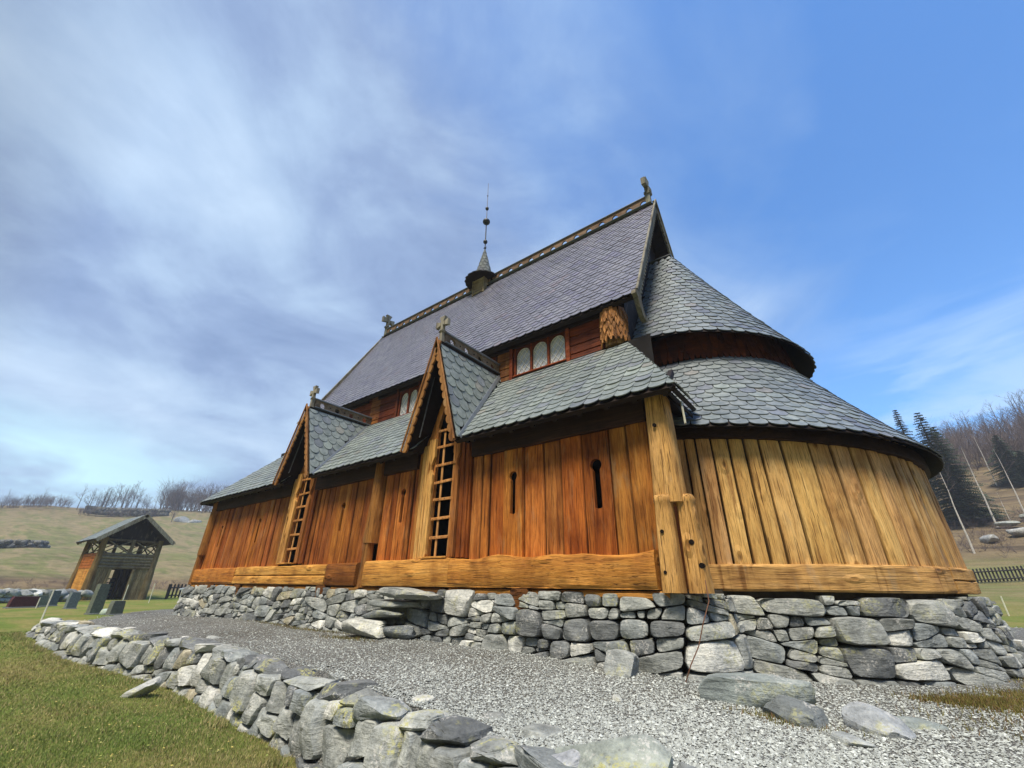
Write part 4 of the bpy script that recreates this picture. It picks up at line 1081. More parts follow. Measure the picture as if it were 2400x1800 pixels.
# ------------------------------------------------------------------ retaining wall
def retaining():
    mb=MB();rg=random.Random(23)
    f,L=polyline_map(wall_top)
    def zbot(x): return float(np.interp(x,[-16,-14.9,-13.5,-11,-8,-5,-3,1],[-1.2,-1.24,-1.38,-1.46,-1.44,-1.45,-1.45,-1.5]))
    def ztop(x): return float(np.interp(x,[-16.4,-13,-8,-5,-1,1],[-.92,-.90,-.90,-.93,-.96,-.98]))
    def mp(u,v,h):
        p,nn=f(u);zt=ztop(p[0]);zb=zbot(p[0])-.12;z=zb+(zt-zb)*v/.6
        q=p+nn*(h*1.0+.16*(1-v/.6));return (q[0],q[1],z)
    for poly in pack(rg,L,0,.6,.045,.24,1.7):
        stone_face(mb,poly,mp,rg,.085,.28,.011,tuple(q*1.0 for q in stone_tint(rg)),7,30)
    # uneven course of cap stones on top
    s=.1
    while s<L-.1:
        w=rg.uniform(.35,.8);p,nn=f(s+w/2);dep=rg.uniform(.34,.56);zt=ztop(p[0]);hh=rg.uniform(.08,.15)
        q=p-nn*(dep*.42-.05);ang=math.atan2(-nn[0],nn[1])
        rock(mb,(q[0],q[1],zt+hh*.08),(w*1.08,dep,hh*1.5),(rg.uniform(-.12,.12),rg.uniform(-.12,.12),ang+math.pi+rg.uniform(-.25,.25)),rg.randint(0,9999),4,14,stone_tint(rg),.42,.07)
        if rg.random()<.5:
            q2=p-nn*(dep+.12);rock(mb,(q2[0],q2[1],zt+.0),(w*.7,.25,.14),(0,.1,rg.uniform(0,3)),rg.randint(0,9999),3,10,stone_tint(rg),.6,.06)
        s+=w*.96
    # back-fill so no gap shows light
    n=100;vs=[]
    for i in range(n+1):
        p,nn=f(L*i/n);q=p-nn*.10;q2=p-nn*.34;zt=ztop(p[0]);vs+=[(q[0],q[1],-1.7),(q[0],q[1],zt-.03),(q2[0],q2[1],zt-.03),(q2[0],q2[1],-1.5)]
    for i in range(n):
        for j in range(3): pass
    o=mb.build('retaining_wall',M['stone_wall'],None,True,32)
    tag(o,'low dry stone retaining wall of lichened grey boulders between lawn and gravel yard','stone wall')
    c=MB();c.add(vs,[(4*i+j,4*i+4+j,4*i+5+j,4*i+1+j) for i in range(n) for j in range(3)]);c=c.build('wall_core',M['earth']);c.parent=o
retaining()

# loose boulders and slabs ---------------------------------------------------------
def boulder(x,y,z,size,rot,seed,label,t=(1,1,1),cuts=12,box=.6,name='boulder',cat='boulder',sub=4,mat='stone'):
    mb=MB();rock(mb,(0,0,0),size,rot,seed,sub,cuts,t,box,.07);o=mb.build(name,M[mat],None,True,42);o.location=(x,y,z);tag(o,label,cat);return o
boulder(-1.02,4.82,-.80,(.90,.46,.30),(0,-.08,.15),5,'long grey green slab lying by the apse foundation right of the wire',(.82,.92,.92),9,.5)
boulder(-.72,4.55,-.86,(.5,.3,.2),(0,.15,-.3),6,'dark flat stone tucked under the long slab by the apse',(.55,.6,.62),10,.5)
boulder(-2.36,5.05,-.78,(.40,.30,.36),(0,.1,.4),8,'upright pointed grey boulder on gravel before the corner foundation',(1.1,1.14,1.14),12)
boulder(-.22,4.62,-.86,(.42,.26,.18),(.2,.2,-.5),9,'pale bluish flat stone leaning in gravel right of the long slab',(1.15,1.2,1.28),8)
boulder(.02,4.9,-.88,(.4,.28,.12),(0,0,.1),12,'flat half buried grey stone in the gravel before the apse',(.9,1,.98),8)
boulder(-.36,4.25,-.90,(.26,.16,.08),(0,0,-.5),13,'small pale flat stone bedded in gravel, nearest the camera of the apse stones',(1.3,1.35,1.35),8)
boulder(-6.75,4.95,-.62,(1.0,.42,.24),(.05,.03,.06),14,'long whitish slab used as a step before the tall portal',(1.65,1.63,1.52),7,.45)
boulder(-6.1,5.12,-.66,(.62,.34,.2),(0,-.08,.1),16,'dark slate coloured stone at the right end of the white slab step',(.55,.6,.66),9,.5)
boulder(-6.0,5.12,-.10,(1.35,.46,.16),(.05,.02,.02),15,'flat grey doorstep slab directly below the tall lattice portal',(1.0,1.02,1.0),8,.42)
boulder(-6.35,5.17,-.27,(1.15,.38,.13),(0,.02,.03),17,'thin grey step stone between the doorstep slab and the white slab',(.8,.84,.82),9,.45)
boulder(-6.55,5.12,-.42,(.95,.40,.14),(0,-.02,-.03),18,'thin dark step stone just above the white slab',(.68,.72,.74),9,.45)
boulder(-8.3,2.55,-1.33,(.50,.26,.16),(.1,-.5,.4),19,'whitish stone leaning out from the retaining wall foot onto the lawn',(1.5,1.5,1.45),8,.6)
boulder(-2.0,4.15,-.86,(.10,.09,.07),(0,0,0),20,'small round white stone alone on the open gravel',(1.7,1.7,1.6),6,.8,'stone','stone',3)
boulder(-1.62,2.66,-.90,(.36,.2,.14),(.1,-.3,.7),21,'bluish white stone on top of the retaining wall near the bottom edge',(1.35,1.38,1.5),8,.6)

boulder(-1.42,2.74,-.90,(.78,.50,.34),(.05,-.05,-.2),22,'broad lichened boulder with low rounded top at the bottom edge of the picture',(1.0,1.08,1.0),12,.62,'boulder','boulder',4,'stone_wall')
boulder(-1.02,2.98,-.93,(.26,.2,.14),(0,0,.6),24,'small grey stone right of the broad lichened boulder at the bottom edge',(.8,.84,.84),10,.6)
# gravel chips ----------------------------------------------------------------------
def chips():
    rg=np.random.RandomState(4);N0=300000
    az=np.radians(rg.uniform(-84,24,N0));r=1/np.sqrt(rg.uniform(1/19.**1.2,1/2.7**1.2,N0)**(2/1.2))
    X=r*np.sin(az);Y=r*np.cos(az);s=sdist(X,Y)
    foot=(X>-16.4)&(X<-1.6)&(Y>5.3);foot|=np.hypot(X-XC,Y-YR)<3.45
    ok=(s<-.05)&(~foot);X,Y,r=X[ok],Y[ok],r[ok];X=X[:120000];Y=Y[:120000];r=r[:120000];n=len(X)
    dirt=fbm(X,Y,.8,1,4,55);keep=rg.uniform(0,1,n)>np.clip(dirt*.9-.25,0,.75);X,Y,r,dirt=X[keep],Y[keep],r[keep],dirt[keep];n=len(X)
    Z=grav_z(X,Y);base=np.array([[1,0,0],[-1,0,0],[0,1,0],[0,-1,0],[0,0,1],[0,0,-1]],float)
    F0=np.array([[0,2,4],[2,1,4],[1,3,4],[3,0,4],[2,0,5],[1,2,5],[3,1,5],[0,3,5]])
    sz=rg.lognormal(math.log(.0074),.32,n)*(1+.03*np.clip(r-6,0,20));sz=np.clip(sz,.004,.03)
    v=base[None]*(1+rg.uniform(-.35,.35,(n,6,3)))+rg.uniform(-.25,.25,(n,6,3))
    v*=sz[:,None,None]*np.stack([rg.uniform(.8,1.4,n),rg.uniform(.7,1.2,n),rg.uniform(.45,.9,n)],-1)[:,None,:]
    a=rg.uniform(0,6.28,n);c,s_=np.cos(a),np.sin(a);x=v[...,0]*c[:,None]-v[...,1]*s_[:,None];y=v[...,0]*s_[:,None]+v[...,1]*c[:,None]
    V=np.stack([x+X[:,None],y+Y[:,None],v[...,2]+Z[:,None]+sz[:,None]*.35],-1).reshape(-1,3)
    F=(F0[None]+6*np.arange(n)[:,None,None]).reshape(-1,3)
    k=rg.choice([.70,.86,1.0,1.16,1.5],n,p=[.2,.25,.27,.18,.10])*rg.uniform(.85,1.15,n)*(1-.14*np.clip(dirt,-1,1));C=np.repeat(np.stack([k*.98,k*1.0,k*1.0],-1),6,0)
    o=np_mesh('gravel_chips',V,F,C,M['peb']);tag(o,'loose angular grey gravel chips covering the churchyard terrace','gravel',kind='stuff')
chips()
# lawn blades ---------------------------------------------------------------------------
def blades(name,X,Y,Z,h,w,C,rg,label,cat):
    n=len(X);a=rg.uniform(0,6.28,n);lx=rg.normal(0,.45,n)*h;ly=rg.normal(0,.45,n)*h
    dx=np.cos(a)*w;dy=np.sin(a)*w
    A=np.stack([X-dx,Y-dy,Z-.01],-1);B=np.stack([X+dx,Y+dy,Z-.01],-1);T=np.stack([X+lx,Y+ly,Z+h],-1)
    V=np.stack([A,B,T],1).reshape(-1,3);F=np.arange(3*n).reshape(-1,3)
    o=np_mesh(name,V,F,np.repeat(C,3,0),M['blade']);tag(o,label,cat,kind='stuff')
def lawn():
    rg=np.random.RandomState(8);N0=520000
    az=np.radians(rg.uniform(-90,-30,N0));u=rg.uniform(0,1,N0);r=2.6*(17/2.6)**u
    X=r*np.sin(az);Y=r*np.cos(az);s=sdist(X,Y);ok=(s>.16);X,Y,r=X[ok],Y[ok],r[ok];X,Y,r=X[:300000],Y[:300000],r[:300000]
    n=len(X);Z=ground_z(X,Y)+fbm(X,Y,.9,.018,3,5);patch=fbm(X,Y,1.1,1,4,21);p2=fbm(X,Y,6,1,2,22)
    h=rg.uniform(.012,.034,n)*(1+.25*np.clip(p2,-1,1));w=.0016+.00042*r
    k=rg.uniform(.8,1.5,n)
    green=np.stack([.115*k,.185*k,.032*k],-1);olive=np.stack([.19*k,.205*k,.05*k],-1);straw=np.stack([.33*k,.28*k,.125*k],-1)
    m=np.clip(patch*.45+.45,0,1)[:,None];C=green*(1-m)+olive*m;st=(rg.uniform(0,1,n)<np.clip(patch*.28+.27,.04,.6))[:,None];C=np.where(st,straw,C)
    # weak bare strip at the foot of the wall
    blades('lawn_grass',X,Y,Z,h,w,C,rg,'short olive lawn grass with straw coloured patches below the stone wall','grass')
    n=11000;u_=rg.uniform(0,1,n);wx=np.array([p[0] for p in wall_top]);wy=np.array([p[1] for p in wall_top]);X=wx[0]+u_*(wx[-1]-wx[0]);Y=np.interp(X,wx,wy)-.24-np.abs(rg.normal(0,.09,n));cl=fbm(X,Y,3.0,1,3,33)>-.15;X,Y=X[cl],Y[cl];n=len(X);k=rg.uniform(.7,1.3,n)
    C=np.stack([.21*k,.25*k,.06*k],-1);b=rg.uniform(0,1,n)<.45;C[b]=np.stack([.44*k,.37*k,.18*k],-1)[b]
    blades('wall_foot_grass',X,Y,ground_z(X,Y),rg.uniform(.03,.085,n),np.full(n,.0035),C,rg,'longer dry grass tufts along the foot of the retaining wall','grass')
    # fallen yellow leaves / clover
    n=1500;az=np.radians(rg.uniform(-86,-35,n));r=rg.uniform(3,11,n);X=r*np.sin(az);Y=r*np.cos(az);ok=sdist(X,Y)>.3;X,Y=X[ok],Y[ok];n=len(X);Z=ground_z(X,Y)+fbm(X,Y,.9,.018,3,5)+.03
    a=rg.uniform(0,6.28,n);s=rg.uniform(.006,.014,n);q=[]
    for kx,ky in ((1,0),(0,.7),(-1,0),(0,-.7)):
        q.append(np.stack([X+s*(kx*np.cos(a)-ky*np.sin(a)),Y+s*(kx*np.sin(a)+ky*np.cos(a)),Z+rg.uniform(-.004,.004,n)],-1))
    V=np.stack(q,1).reshape(-1,3);C=np.repeat(np.stack([rg.uniform(.35,.6,n),rg.uniform(.35,.5,n),np.full(n,.12)],-1),4,0)
    o=np_mesh('fallen_leaves',V,np.arange(4*n).reshape(-1,4),C,M['blade']);tag(o,'tiny fallen yellow leaves scattered over the near lawn','leaves',kind='stuff')
lawn()
def moss():
    rg=np.random.RandomState(18);X=[];Y=[]
    for cx,cy,sx,sy,n in ((.35,5.85,.16,.10,2600),(.62,6.1,.18,.12,3200),(1.0,6.6,.2,.2,3200),(1.2,7.3,.12,.3,1600),(.75,5.7,.25,.16,900),(.5,5.2,.35,.2,500),(-.8,4.45,.2,.06,500),(-9.0,5.1,1.2,.05,1200),(-6.9,4.7,.4,.06,600)):
        X.append(rg.normal(cx,sx,n));Y.append(rg.normal(cy,sy,n))
    X=np.concatenate(X);Y=np.concatenate(Y);n=len(X);k=rg.uniform(.6,1.3,n)
    C=np.stack([.16*k,.15*k,.028*k],-1);b=rg.uniform(0,1,n)<.3;C[b]=np.stack([.20*k,.12*k,.05*k],-1)[b]
    blades('moss',X,Y,grav_z(X,Y)+.005,rg.uniform(.012,.045,n),np.full(n,.004),C,rg,'olive moss and brown grass tufts along the foundation foot','moss')
moss()

# ------------------------------------------------------------------ gatehouse
def gatehouse():
    GX,GY=-38.0,7.15;Wd=2.93;D=4.1;gzv=-1.02
    root=empty('gatehouse',(GX-D/2,GY+Wd/2,gzv));tag(root,'small open timber gatehouse with slate gable roof standing on the lawn','gatehouse')
    ox,oy=GX-D/2,GY+Wd/2
    def P(mb,name,mat,smooth=False,parent=None):
        o=mb.build(name,mat,None,smooth,40 if smooth else None);o.data.transform(Matrix.Translation((-ox,-oy,-gzv)));o.parent=parent or root;return o
    x0,x1,y0,y1=GX-D,GX,GY,GY+Wd;z0=gzv;zm=.78;zl=1.70;ze=2.45;zr=4.14
    for (x,y) in ((x1,y0),(x1,y1),(x0,y0),(x0,y1)):
        mb=MB();tube(mb,[(x,y,z0-.1),(x,y,z0+1.5),(x,y,zm),(x,y,2.6)],[.24,.21,.18,.15],14,(.75,.62,.42) if y==y0 else (.8,.8,.8),jit=.02);P(mb,'corner_post',M['greybrownz'],True)
    # side planking south: yellow vertical below, orange boards above
    mb=MB();n=12
    for i in range(n):
        a=x0+.15+(D-.3)*(i+.5)/n;k=rnd.uniform(.85,1.15);bar(mb,(a,y0,z0),(a,y0,zm),(D-.3)/n-.01,.06,(0,1,0),.012,3,.004,(k*1.15,k*1.1,k))
    P(mb,'side_planks',M['sill'])
    mb=MB()
    for i in range(5):
        z=zm+.09+i*.185;k=rnd.uniform(.85,1.1);bar(mb,(x0,y0-.02,z),(x1,y0-.02,z),.06,.172,(0,0,1),.012,3,.004,(k,k*.62,k*.42))
    P(mb,'side_boards',M['sill'])
    mb=MB()
    for i in range(12):
        a=x0+.15+(D-.3)*(i+.5)/12;bar(mb,(a,y1,z0),(a,y1,zl),(D-.3)/12-.01,.06,(0,1,0),.012,2,.003)
    P(mb,'side_planks',M['darkz'])
    for xf in (x1,x0):
        mb=MB()
        for i in range(5):
            z=zm+.09+i*.185;tube(mb,[(xf,y0,z),(xf,y1,z)],.10,10,g(1,.2),jit=.02)
        P(mb,'log_band',M['greybrown'],True)
        for a,b in ((y0+.2,7.88),(9.17,y1-.15)):
            n=3;mb=MB()
            for i in range(n):
                yy=a+(b-a)*(i+.5)/n;k=rnd.uniform(.8,1.2);bar(mb,(xf,yy,z0),(xf,yy,zm),(b-a)/n-.01,.07,(1,0,0),.015,4,.006,(k,k,k))
            P(mb,'front_planks',M['greybrownz'])
        for yy in (7.93,9.12):
            mb=MB();bar(mb,(xf+.06,yy,z0),(xf+.06,yy,zm),.14,.12,(1,0,0),.02,2,.004,(1.1,1.1,1.05));P(mb,'door_post',M['greybrownz'])
        br=MB();ym=(y0+y1)/2;tube(br,[(xf,ym,zl),(xf,ym,ze+.1)],.10,10,(1,.95,.85))
        for a,b in ((y0+.15,ym-.1),(ym+.1,y1-.15)):
            bar(br,(xf+.03,a,zl+.03),(xf+.03,b,ze),.06,.07,cham=.01);bar(br,(xf-.04,b,zl+.03),(xf-.04,a,ze),.06,.07,cham=.01)
        bar(br,(xf,y0,ze+.02),(xf,y1,ze+.02),.12,.14,cham=.02,t=(.5,.45,.4));P(br,'cross_brace',M['greybrown'])
    for yy in (y0,y1):
        br=MB()
        for a,b in ((x0+.1,x0+D/2),(x0+D/2,x1-.1)):
            bar(br,(a,yy,zl+.03),(b,yy,ze),.06,.07,cham=.01);bar(br,(b,yy+.05,zl+.03),(a,yy+.05,ze),.06,.07,cham=.01)
        bar(br,(x0,yy,ze+.02),(x1,yy,ze+.02),.14,.14,cham=.02);P(br,'side_brace',M['greybrown'])
    # gable boards
    for xf in (x1-.1,x0+.1):
        mb=MB();prism(mb,[(y0-.1,ze+.05),(y1+.1,ze+.05),((y0+y1)/2,zr-.2)],(xf,0,0),(0,1,0),(0,0,1),.06);P(mb,'gable_boards',M['darkz'])
    ys=8.67
    for s,ye,zf in ((1,6.55,2.42),(-1,10.76,2.46)):
        xf0,xf1=x0-.45,x1+.6;dy=ys-ye;dz=zr-zf;L=math.hypot(dy,dz);vv=Vector((0,dy,dz))/L;nn=Vector((0,-dz*(1 if dy>0 else -1),abs(dy)))/L
        Pf=lambda u,v,h:Vector((u,ye,zf))+vv*v+nn*h;mb=MB()
        tiles(mb,Pf,11,L/11,.3,lambda v:xf0,lambda v:xf1,None,lambda:stint(.1))
        if dy<0: mb.f=[tuple(reversed(f)) for f in mb.f]
        P(mb,'roof_slates',M['slate_green'])
        d=MB();bar(d,Pf((xf0+xf1)/2,0,-.05),Pf((xf0+xf1)/2,L,-.05),xf1-xf0,.06,nn,.005);P(d,'roof_deck',M['dark'])
        for xv in (xf1+.02,xf0-.02):
            mb=MB();U=vv;W=Vector((0,0,-1));W=(W-U*W.dot(U)).normalized();m=[(0,-.03),(L,-.03)]
            k=22
            for i in range(k):
                a=L*(1-i/k);b=L*(1-(i+1)/k);m+=[(a,.17),(a+(b-a)*.5,.22),(b,.17)]
            prism(mb,m,Vector((xv,ye,zf)),U,W,.04,(1.1,1.1,1));P(mb,'bargeboard',M['grey'])
    # lattice gate leaf inside the opening
    mb=MB();ya,yb=7.80,8.52;xa=x1-.55
    for i in range(4): yy=ya+(yb-ya)*i/3;bar(mb,(xa,yy,z0+.08),(xa,yy,.22),.05,.04,(1,0,0),.006)
    for i in range(6): zz=z0+.12+(1.1)*i/5;bar(mb,(xa+.04,ya,zz),(xa+.04,yb,zz),.03,.05,cham=.006)
    gate=P(mb,'lattice_gate',M['black'])
    mb=MB();bar(mb,(x1-.2,8.62,-.12),(x1-1.25,8.86,-.12),.06,1.72,(0,0,1),.01);P(mb,'open_door',M['darkz'])
    mb=MB();prism(mb,[(x0-.2,y0-.2),(x1+.2,y0-.2),(x1+.2,y1+.2),(x0-.2,y1+.2)],(0,0,z0-.06),(1,0,0),(0,1,0),.14,(.7,.7,.65));P(mb,'stone_base',M['stone'])
gatehouse()

# gravestones and other small things on the left lawn ---------------------------------------
def pol(az,r): return r*math.sin(R(az)),r*math.cos(R(az))
def headstone(az,r,w,h,th,label,mat='granite',shape='flat',rz=-1.3,cap=True,t=(1,1,1),tilt=0):
    x,y=pol(az,r);z=gz(x,y)-.05;root=empty('gravestone',(x,y,z),rz);root.rotation_euler=(tilt,0,rz);tag(root,label,'gravestone')
    mb=MB();b=w/2
    P=[(-b,0),(b,0),(b*.9,h*.8),(b*.86,h*.86),(b*.8,h),(-b*.8,h),(-b*.86,h*.86),(-b*.9,h*.8)] if shape=='flat' else [(-b,0),(b,0),(b,h*.75)]+[(b*math.cos(q),h*.75+h*.25*math.sin(q)) for q in [math.pi*k/8 for k in range(1,8)]]+[(-b,h*.75)]
    prism(mb,P,(0,0,0),(1,0,0),(0,0,1),th,t);o=mb.build('tablet',M[mat],root)
    mb=MB();bar(mb,(-w*.56,0,.04),(w*.56,0,.04),th*1.25,.12,cham=.02,t=(.85,.85,.85));mb.build('plinth',M['granite'],root)
    return root
headstone(-79.9,26,.34,.66,.18,'pale grey gravestone left of the gatehouse door, lit face turned to the left',t=(.8,.9,1.0))
headstone(-78.2,21.3,.34,.98,.22,'tall square grey gravestone pillar standing in front of the gatehouse',t=(.7,.74,.62))
headstone(-76.75,20.6,.38,.48,.22,'low square grey gravestone right of the tall pillar stone',t=(.72,.74,.66))
headstone(-81.9,29,.42,.5,.2,'small olive grey gravestone beside the maroon one',t=(.8,.85,.7))
headstone(-81.2,29.5,.38,.68,.2,'slim dark grey gravestone just left of the gatehouse',t=(.55,.65,.72))
h=headstone(-82.85,28,.95,.48,.2,'wide dark maroon gravestone at the far left with a small white mark','maroon')
mb=MB();bar(mb,(.05,-.12,.22),(.05,-.12,.42),.05,.02,(0,1,0),.004);bar(mb,(-.07,-.12,.37),(.17,-.12,.37),.02,.05,cham=.004);mb.build('white_emblem',M['white'],h)
boulder(*pol(-77.35,20.9),-.93,(.42,.36,.28),(0,0,.3),31,'rounded pale green lichened boulder between the two square gravestones',(1.2,1.45,1.3),8,.8,'boulder','boulder',3)
def stake(az,r,h,label,x=None,y=None,rad=.02):
    if x is None: x,y=pol(az,r)
    z=gz(x,y);mb=MB();tube(mb,[(0,0,-.1),(0,0,h*.5),(.005,0,h)],[rad,rad,rad*.9],8,(1,1,1));o=mb.build('marker_stake',M['pole'],None,True,40);o.location=(x,y,z);tag(o,label,'stake','thin pale marker stakes');return o
stake(-81.36,16.3,.95,'thin pale green stake at the far end of the retaining wall',rad=.016)
stake(-77.93,36.5,.85,'thin white stake in front of the gatehouse lattice gate',rad=.022)
stake(-76.46,35.5,.9,'thin white stake before the dark right half of the gatehouse door',rad=.022)
stake(-74.5,33.5,.98,'thin white stake on the lawn right of the gatehouse',rad=.02)
stake(-82.0,27,.4,'short stake beside the olive grey gravestone',rad=.02)
stake(8.38,24,.62,'thin pale green stake on the lawn right of the apse',rad=.022)

def picket(name,p0,p1,n,h,label):
    """fence: pickets in one panel mesh, plus rails and posts"""
    root=empty(name,(*p0,gz(*p0)));tag(root,label,'fence');mb=MB();P0=Vector((*p0,0));P1=Vector((*p1,0));L=(P1-P0).length;d=(P1-P0).normalized();nv=Vector((d.y,-d.x,0))
    z0=gz(*p0)
    zf=lambda s:gz(*(P0+d*s)[:2])-z0
    for i in range(n):
        s=L*(i+.5)/n;q=d*s;w=L/n*.5;z=zf(s);k=rnd.uniform(.8,1.3)
        prism(mb,[(-w/2,.08),(w/2,.08),(w/2,h-.05),(0,h),(-w/2,h-.05)],q+Vector((0,0,z))-nv*.05,d,(0,0,1),.02,(k,k,k))
    mb.build('picket_panel',M['black'],root)
    mb=MB()
    for f in (.25,.75):
        for i in range(6): 
            a=L*i/6;b=L*(i+1)/6;bar(mb,d*a+Vector((0,0,zf(a)+h*f)),d*b+Vector((0,0,zf(b)+h*f)),.04,.07)
    mb.build('rail',M['black'],root)
    for i in range(0,5):
        mb=MB();s=L*i/4;bar(mb,d*s+nv*.06+Vector((0,0,zf(s)-.1)),d*s+nv*.06+Vector((0,0,zf(s)+h*.98)),.12,.12,(1,0,0),.01);mb.build('fence_post',M['black'],root)
picket('picket_fence',pol(6.6,42),pol(22,47),74,.92,'black picket fence crossing the grass slope right of the apse')
picket('picket_fence',pol(-73.3,40),pol(-66,42),26,.95,'short black picket fence beside the west end of the church')
def barrier():
    x,y=pol(-72.1,38);z=gz(x,y);root=empty('wooden_barrier',(x,y,z),.2);tag(root,'small white painted wooden barrier in front of the black picket fence','barrier')
    mb=MB();bar(mb,(0,-.05,0),(0,-.05,.72),.07,.05,(1,0,0));mb.build('post',M['white'],root)
    mb=MB();bar(mb,(0,.75,0),(0,.75,.88),.07,.05,(1,0,0));mb.build('post',M['white'],root)
    mb=MB();bar(mb,(0.04,-.25,.66),(0.04,1.0,.86),.03,.10);mb.build('rail',M['white'],root)
barrier()
# low stone wall behind the left graves, hedge line in the field, boulders on the right slope
def rubble(name,az0,az1,r0,r1,h,n,label,cat,seed,sz=(.5,1.0),mat='stone',t0=1.0):
    rg=random.Random(seed);mb=MB()
    for i in range(n):
        f=i/(n-1);x,y=pol(az0+(az1-az0)*f,r0+(r1-r0)*f);z=gz(x,y);s=rg.uniform(*sz)
        for k in range(2): rock(mb,(x+rg.uniform(-.3,.3),y+rg.uniform(-.3,.3),z+h*(.25+.5*k)),(s,s*.8,h*.75),(rg.uniform(-.3,.3),rg.uniform(-.3,.3),rg.uniform(0,3)),rg.randint(0,9999),2,6,tuple(q*t0 for q in stone_tint(rg)),.7)
    o=mb.build(name,M[mat],None,True,45);tag(o,label,cat);return o
rubble('boundary_wall',-90,-79.6,33,37,.55,60,'low grey boundary wall of rubble behind the left gravestones','stone wall',41)
rubble('field_wall',-90,-83.2,98,98,1.0,50,'dark low stone wall across the field at the far left','stone wall',42,(.6,1.3),'stone',.35)
rubble('ridge_wall',-81.5,-75.5,164,160,1.7,210,'long dark rubble wall on the crest below the bare trees','stone wall',43,(.7,1.5),'stone',.26)
def field_boulder(az,r,s,label,seed,t=(1,1,1)):
    x,y=pol(az,r);boulder(x,y,gz(x,y)+s[2]*.2,s,(0,0,seed),seed,label,t,9,.75,'boulder','boulder',3)
field_boulder(11.05,58,(1.6,1.2,.9),'rounded pale boulder on the brown slope above the fence, right one',51,(1.2,1.2,1.2))
field_boulder(9.2,56,(1.9,1.0,.7),'flat pale boulder half sunk in brown scrub above the fence, left one',52,(1.0,1.0,1.0))
field_boulder(8.95,13.2,(.55,.5,.62),'large whitish boulder at the right edge beside the lawn',53,(1.7,1.7,1.65))
field_boulder(-73.9,148,(4.5,3.5,2.6),'grey rock outcrop on the hillside beside the church west end',54,(.7,.75,.8))
field_boulder(-73.0,147,(3.5,3,2.2),'second grey rock of the outcrop, half hidden by the church eave',55,(.8,.85,.9))
for k,(az,r) in enumerate(((12.6,62),(13.6,66),(10.6,63),(14.6,64),(12.0,66),(13.2,60))):
    field_boulder(az,r,(rnd.uniform(1,2),rnd.uniform(.8,1.3),rnd.uniform(.5,.9)),['grey rock left of the scree on the right slope','pale rock in the middle of the scree on the right slope','small grey rock near the foot of the tall birch','grey rock at the right edge of the scree','upper grey rock of the scree behind the birch','lowest grey rock of the scree on the right slope'][k],60+k,(.95,1.0,.97))

# ------------------------------------------------------------------ trees
def branchy(mb,p,d,L,r,depth,rg,n=4,spread=.6,up=.15,sides=4,t=(1,1,1),wig=.12):
    pts=[p];rad=[r];q=p.copy();dd=d.copy();seg=3
    for i in range(seg):
        dd=(dd+Vector((rg.gauss(0,wig),rg.gauss(0,wig),rg.gauss(0,wig)*.6+up*.3))).normalized();q=q+dd*(L/seg);pts.append(q);rad.append(r*(1-(i+1)/seg*.65))
    tube(mb,pts,rad,sides,t,cap=False)
    if depth<=0: return
    for k in range(n):
        f=rg.uniform(.3,1);i=min(int(f*seg),seg-1);b=pts[i].lerp(pts[i+1],f*seg-i)
        a=rg.uniform(0,6.28);sd=Vector((math.cos(a),math.sin(a),0));nd=(dd*(1-spread*.55)+sd*spread+Vector((0,0,up))).normalized()
        branchy(mb,b,nd,L*rg.uniform(.45,.72),r*.45,depth-1,rg,n,spread,up,3,t,wig*1.3)
def bare_tree(name,h,rg,multi=1,crown_at=.3,n=4,spread=.6,bark='twig',r0=.012,lean=0,nb=14):
    root=empty(name,(0,0,0));tr=MB();cr=MB()
    for s in range(multi):
        off=Vector((rg.uniform(-.08,.08)*h,rg.uniform(-.08,.08)*h,0)) if multi>1 else Vector((0,0,0));hh=h*rg.uniform(.8,1)
        pts=[off+Vector((lean*hh*(i/6)**1.5+rg.uniform(-.004,.004)*hh*(i>0),rg.uniform(-.004,.004)*hh*(i>0),hh*i/6-.02*(i==0)*hh)) for i in range(7)]
        tube(tr,pts,[h*r0*(1.25-i/6*1.1) for i in range(7)],7,g(1,.15),cap=False)
        for k in range(nb):
            f=crown_at+(1-crown_at)*(k+rg.random())/nb;i=min(int(f*6),5);b=pts[i].lerp(pts[i+1],f*6-i);a=rg.uniform(0,6.28)
            d=Vector((math.cos(a),math.sin(a),rg.uniform(.5,1.2))).normalized();branchy(cr,b,d,hh*(.34*(1-f*.72))*rg.uniform(.7,1.2),h*r0*.5*(1.25-f),2,rg,n,spread,.25)
    tr.build('trunk',M[bark],root,True);cr.build('crown',M['twig'],root,True);return root
rg=random.Random(77)
T=[bare_tree('bare_tree',9,rg,1,.3,4,.55),bare_tree('bare_tree',10,rg,2,.25,4,.5),bare_tree('bare_tree',8,rg,3,.2,4,.6),bare_tree('bare_tree',11,rg,1,.4,4,.7)]
used=[False]*4
def put_tree(az,r,h,k,label,group,rz=None,dz=0):
    x,y=pol(az,r)
    if used[k]: o=copy_tree(T[k])
    else: o=T[k];used[k]=True
    base=[9,10,8,11][k];s=h/base;o.location=(x,y,gz(x,y)-.1+dz);o.scale=(s*1.0,s,s);o.rotation_euler=(0,0,rz if rz is not None else rg.uniform(0,6.28));tag(o,label,'tree',group);return o
put_tree(-84.6,172,5.2,0,'lone slender bare tree on the bare crest at the far left','bare trees on the left hill crest')
put_tree(-76.62,166,6.4,3,'bare tree with rounded crown standing clear on the dark ridge wall','bare trees on the left hill crest')
for az,h,k in ((-82.1,5.6,0),(-81.6,5.8,1),(-81.1,5.2,1),(-80.6,5.6,2),(-80.1,6.4,1),(-79.7,6.8,2),(-79.3,6.6,1),(-78.9,6.6,2),(-78.5,7.2,0),(-78.1,6.0,1),(-77.6,4.0,2),(-77.2,3.8,2)):
    put_tree(az+rg.uniform(-.1,.1),166+rg.uniform(-3,6),h*1.25,k,'slender bare birch in the loose row on the dark ridge wall','bare trees on the left hill crest')
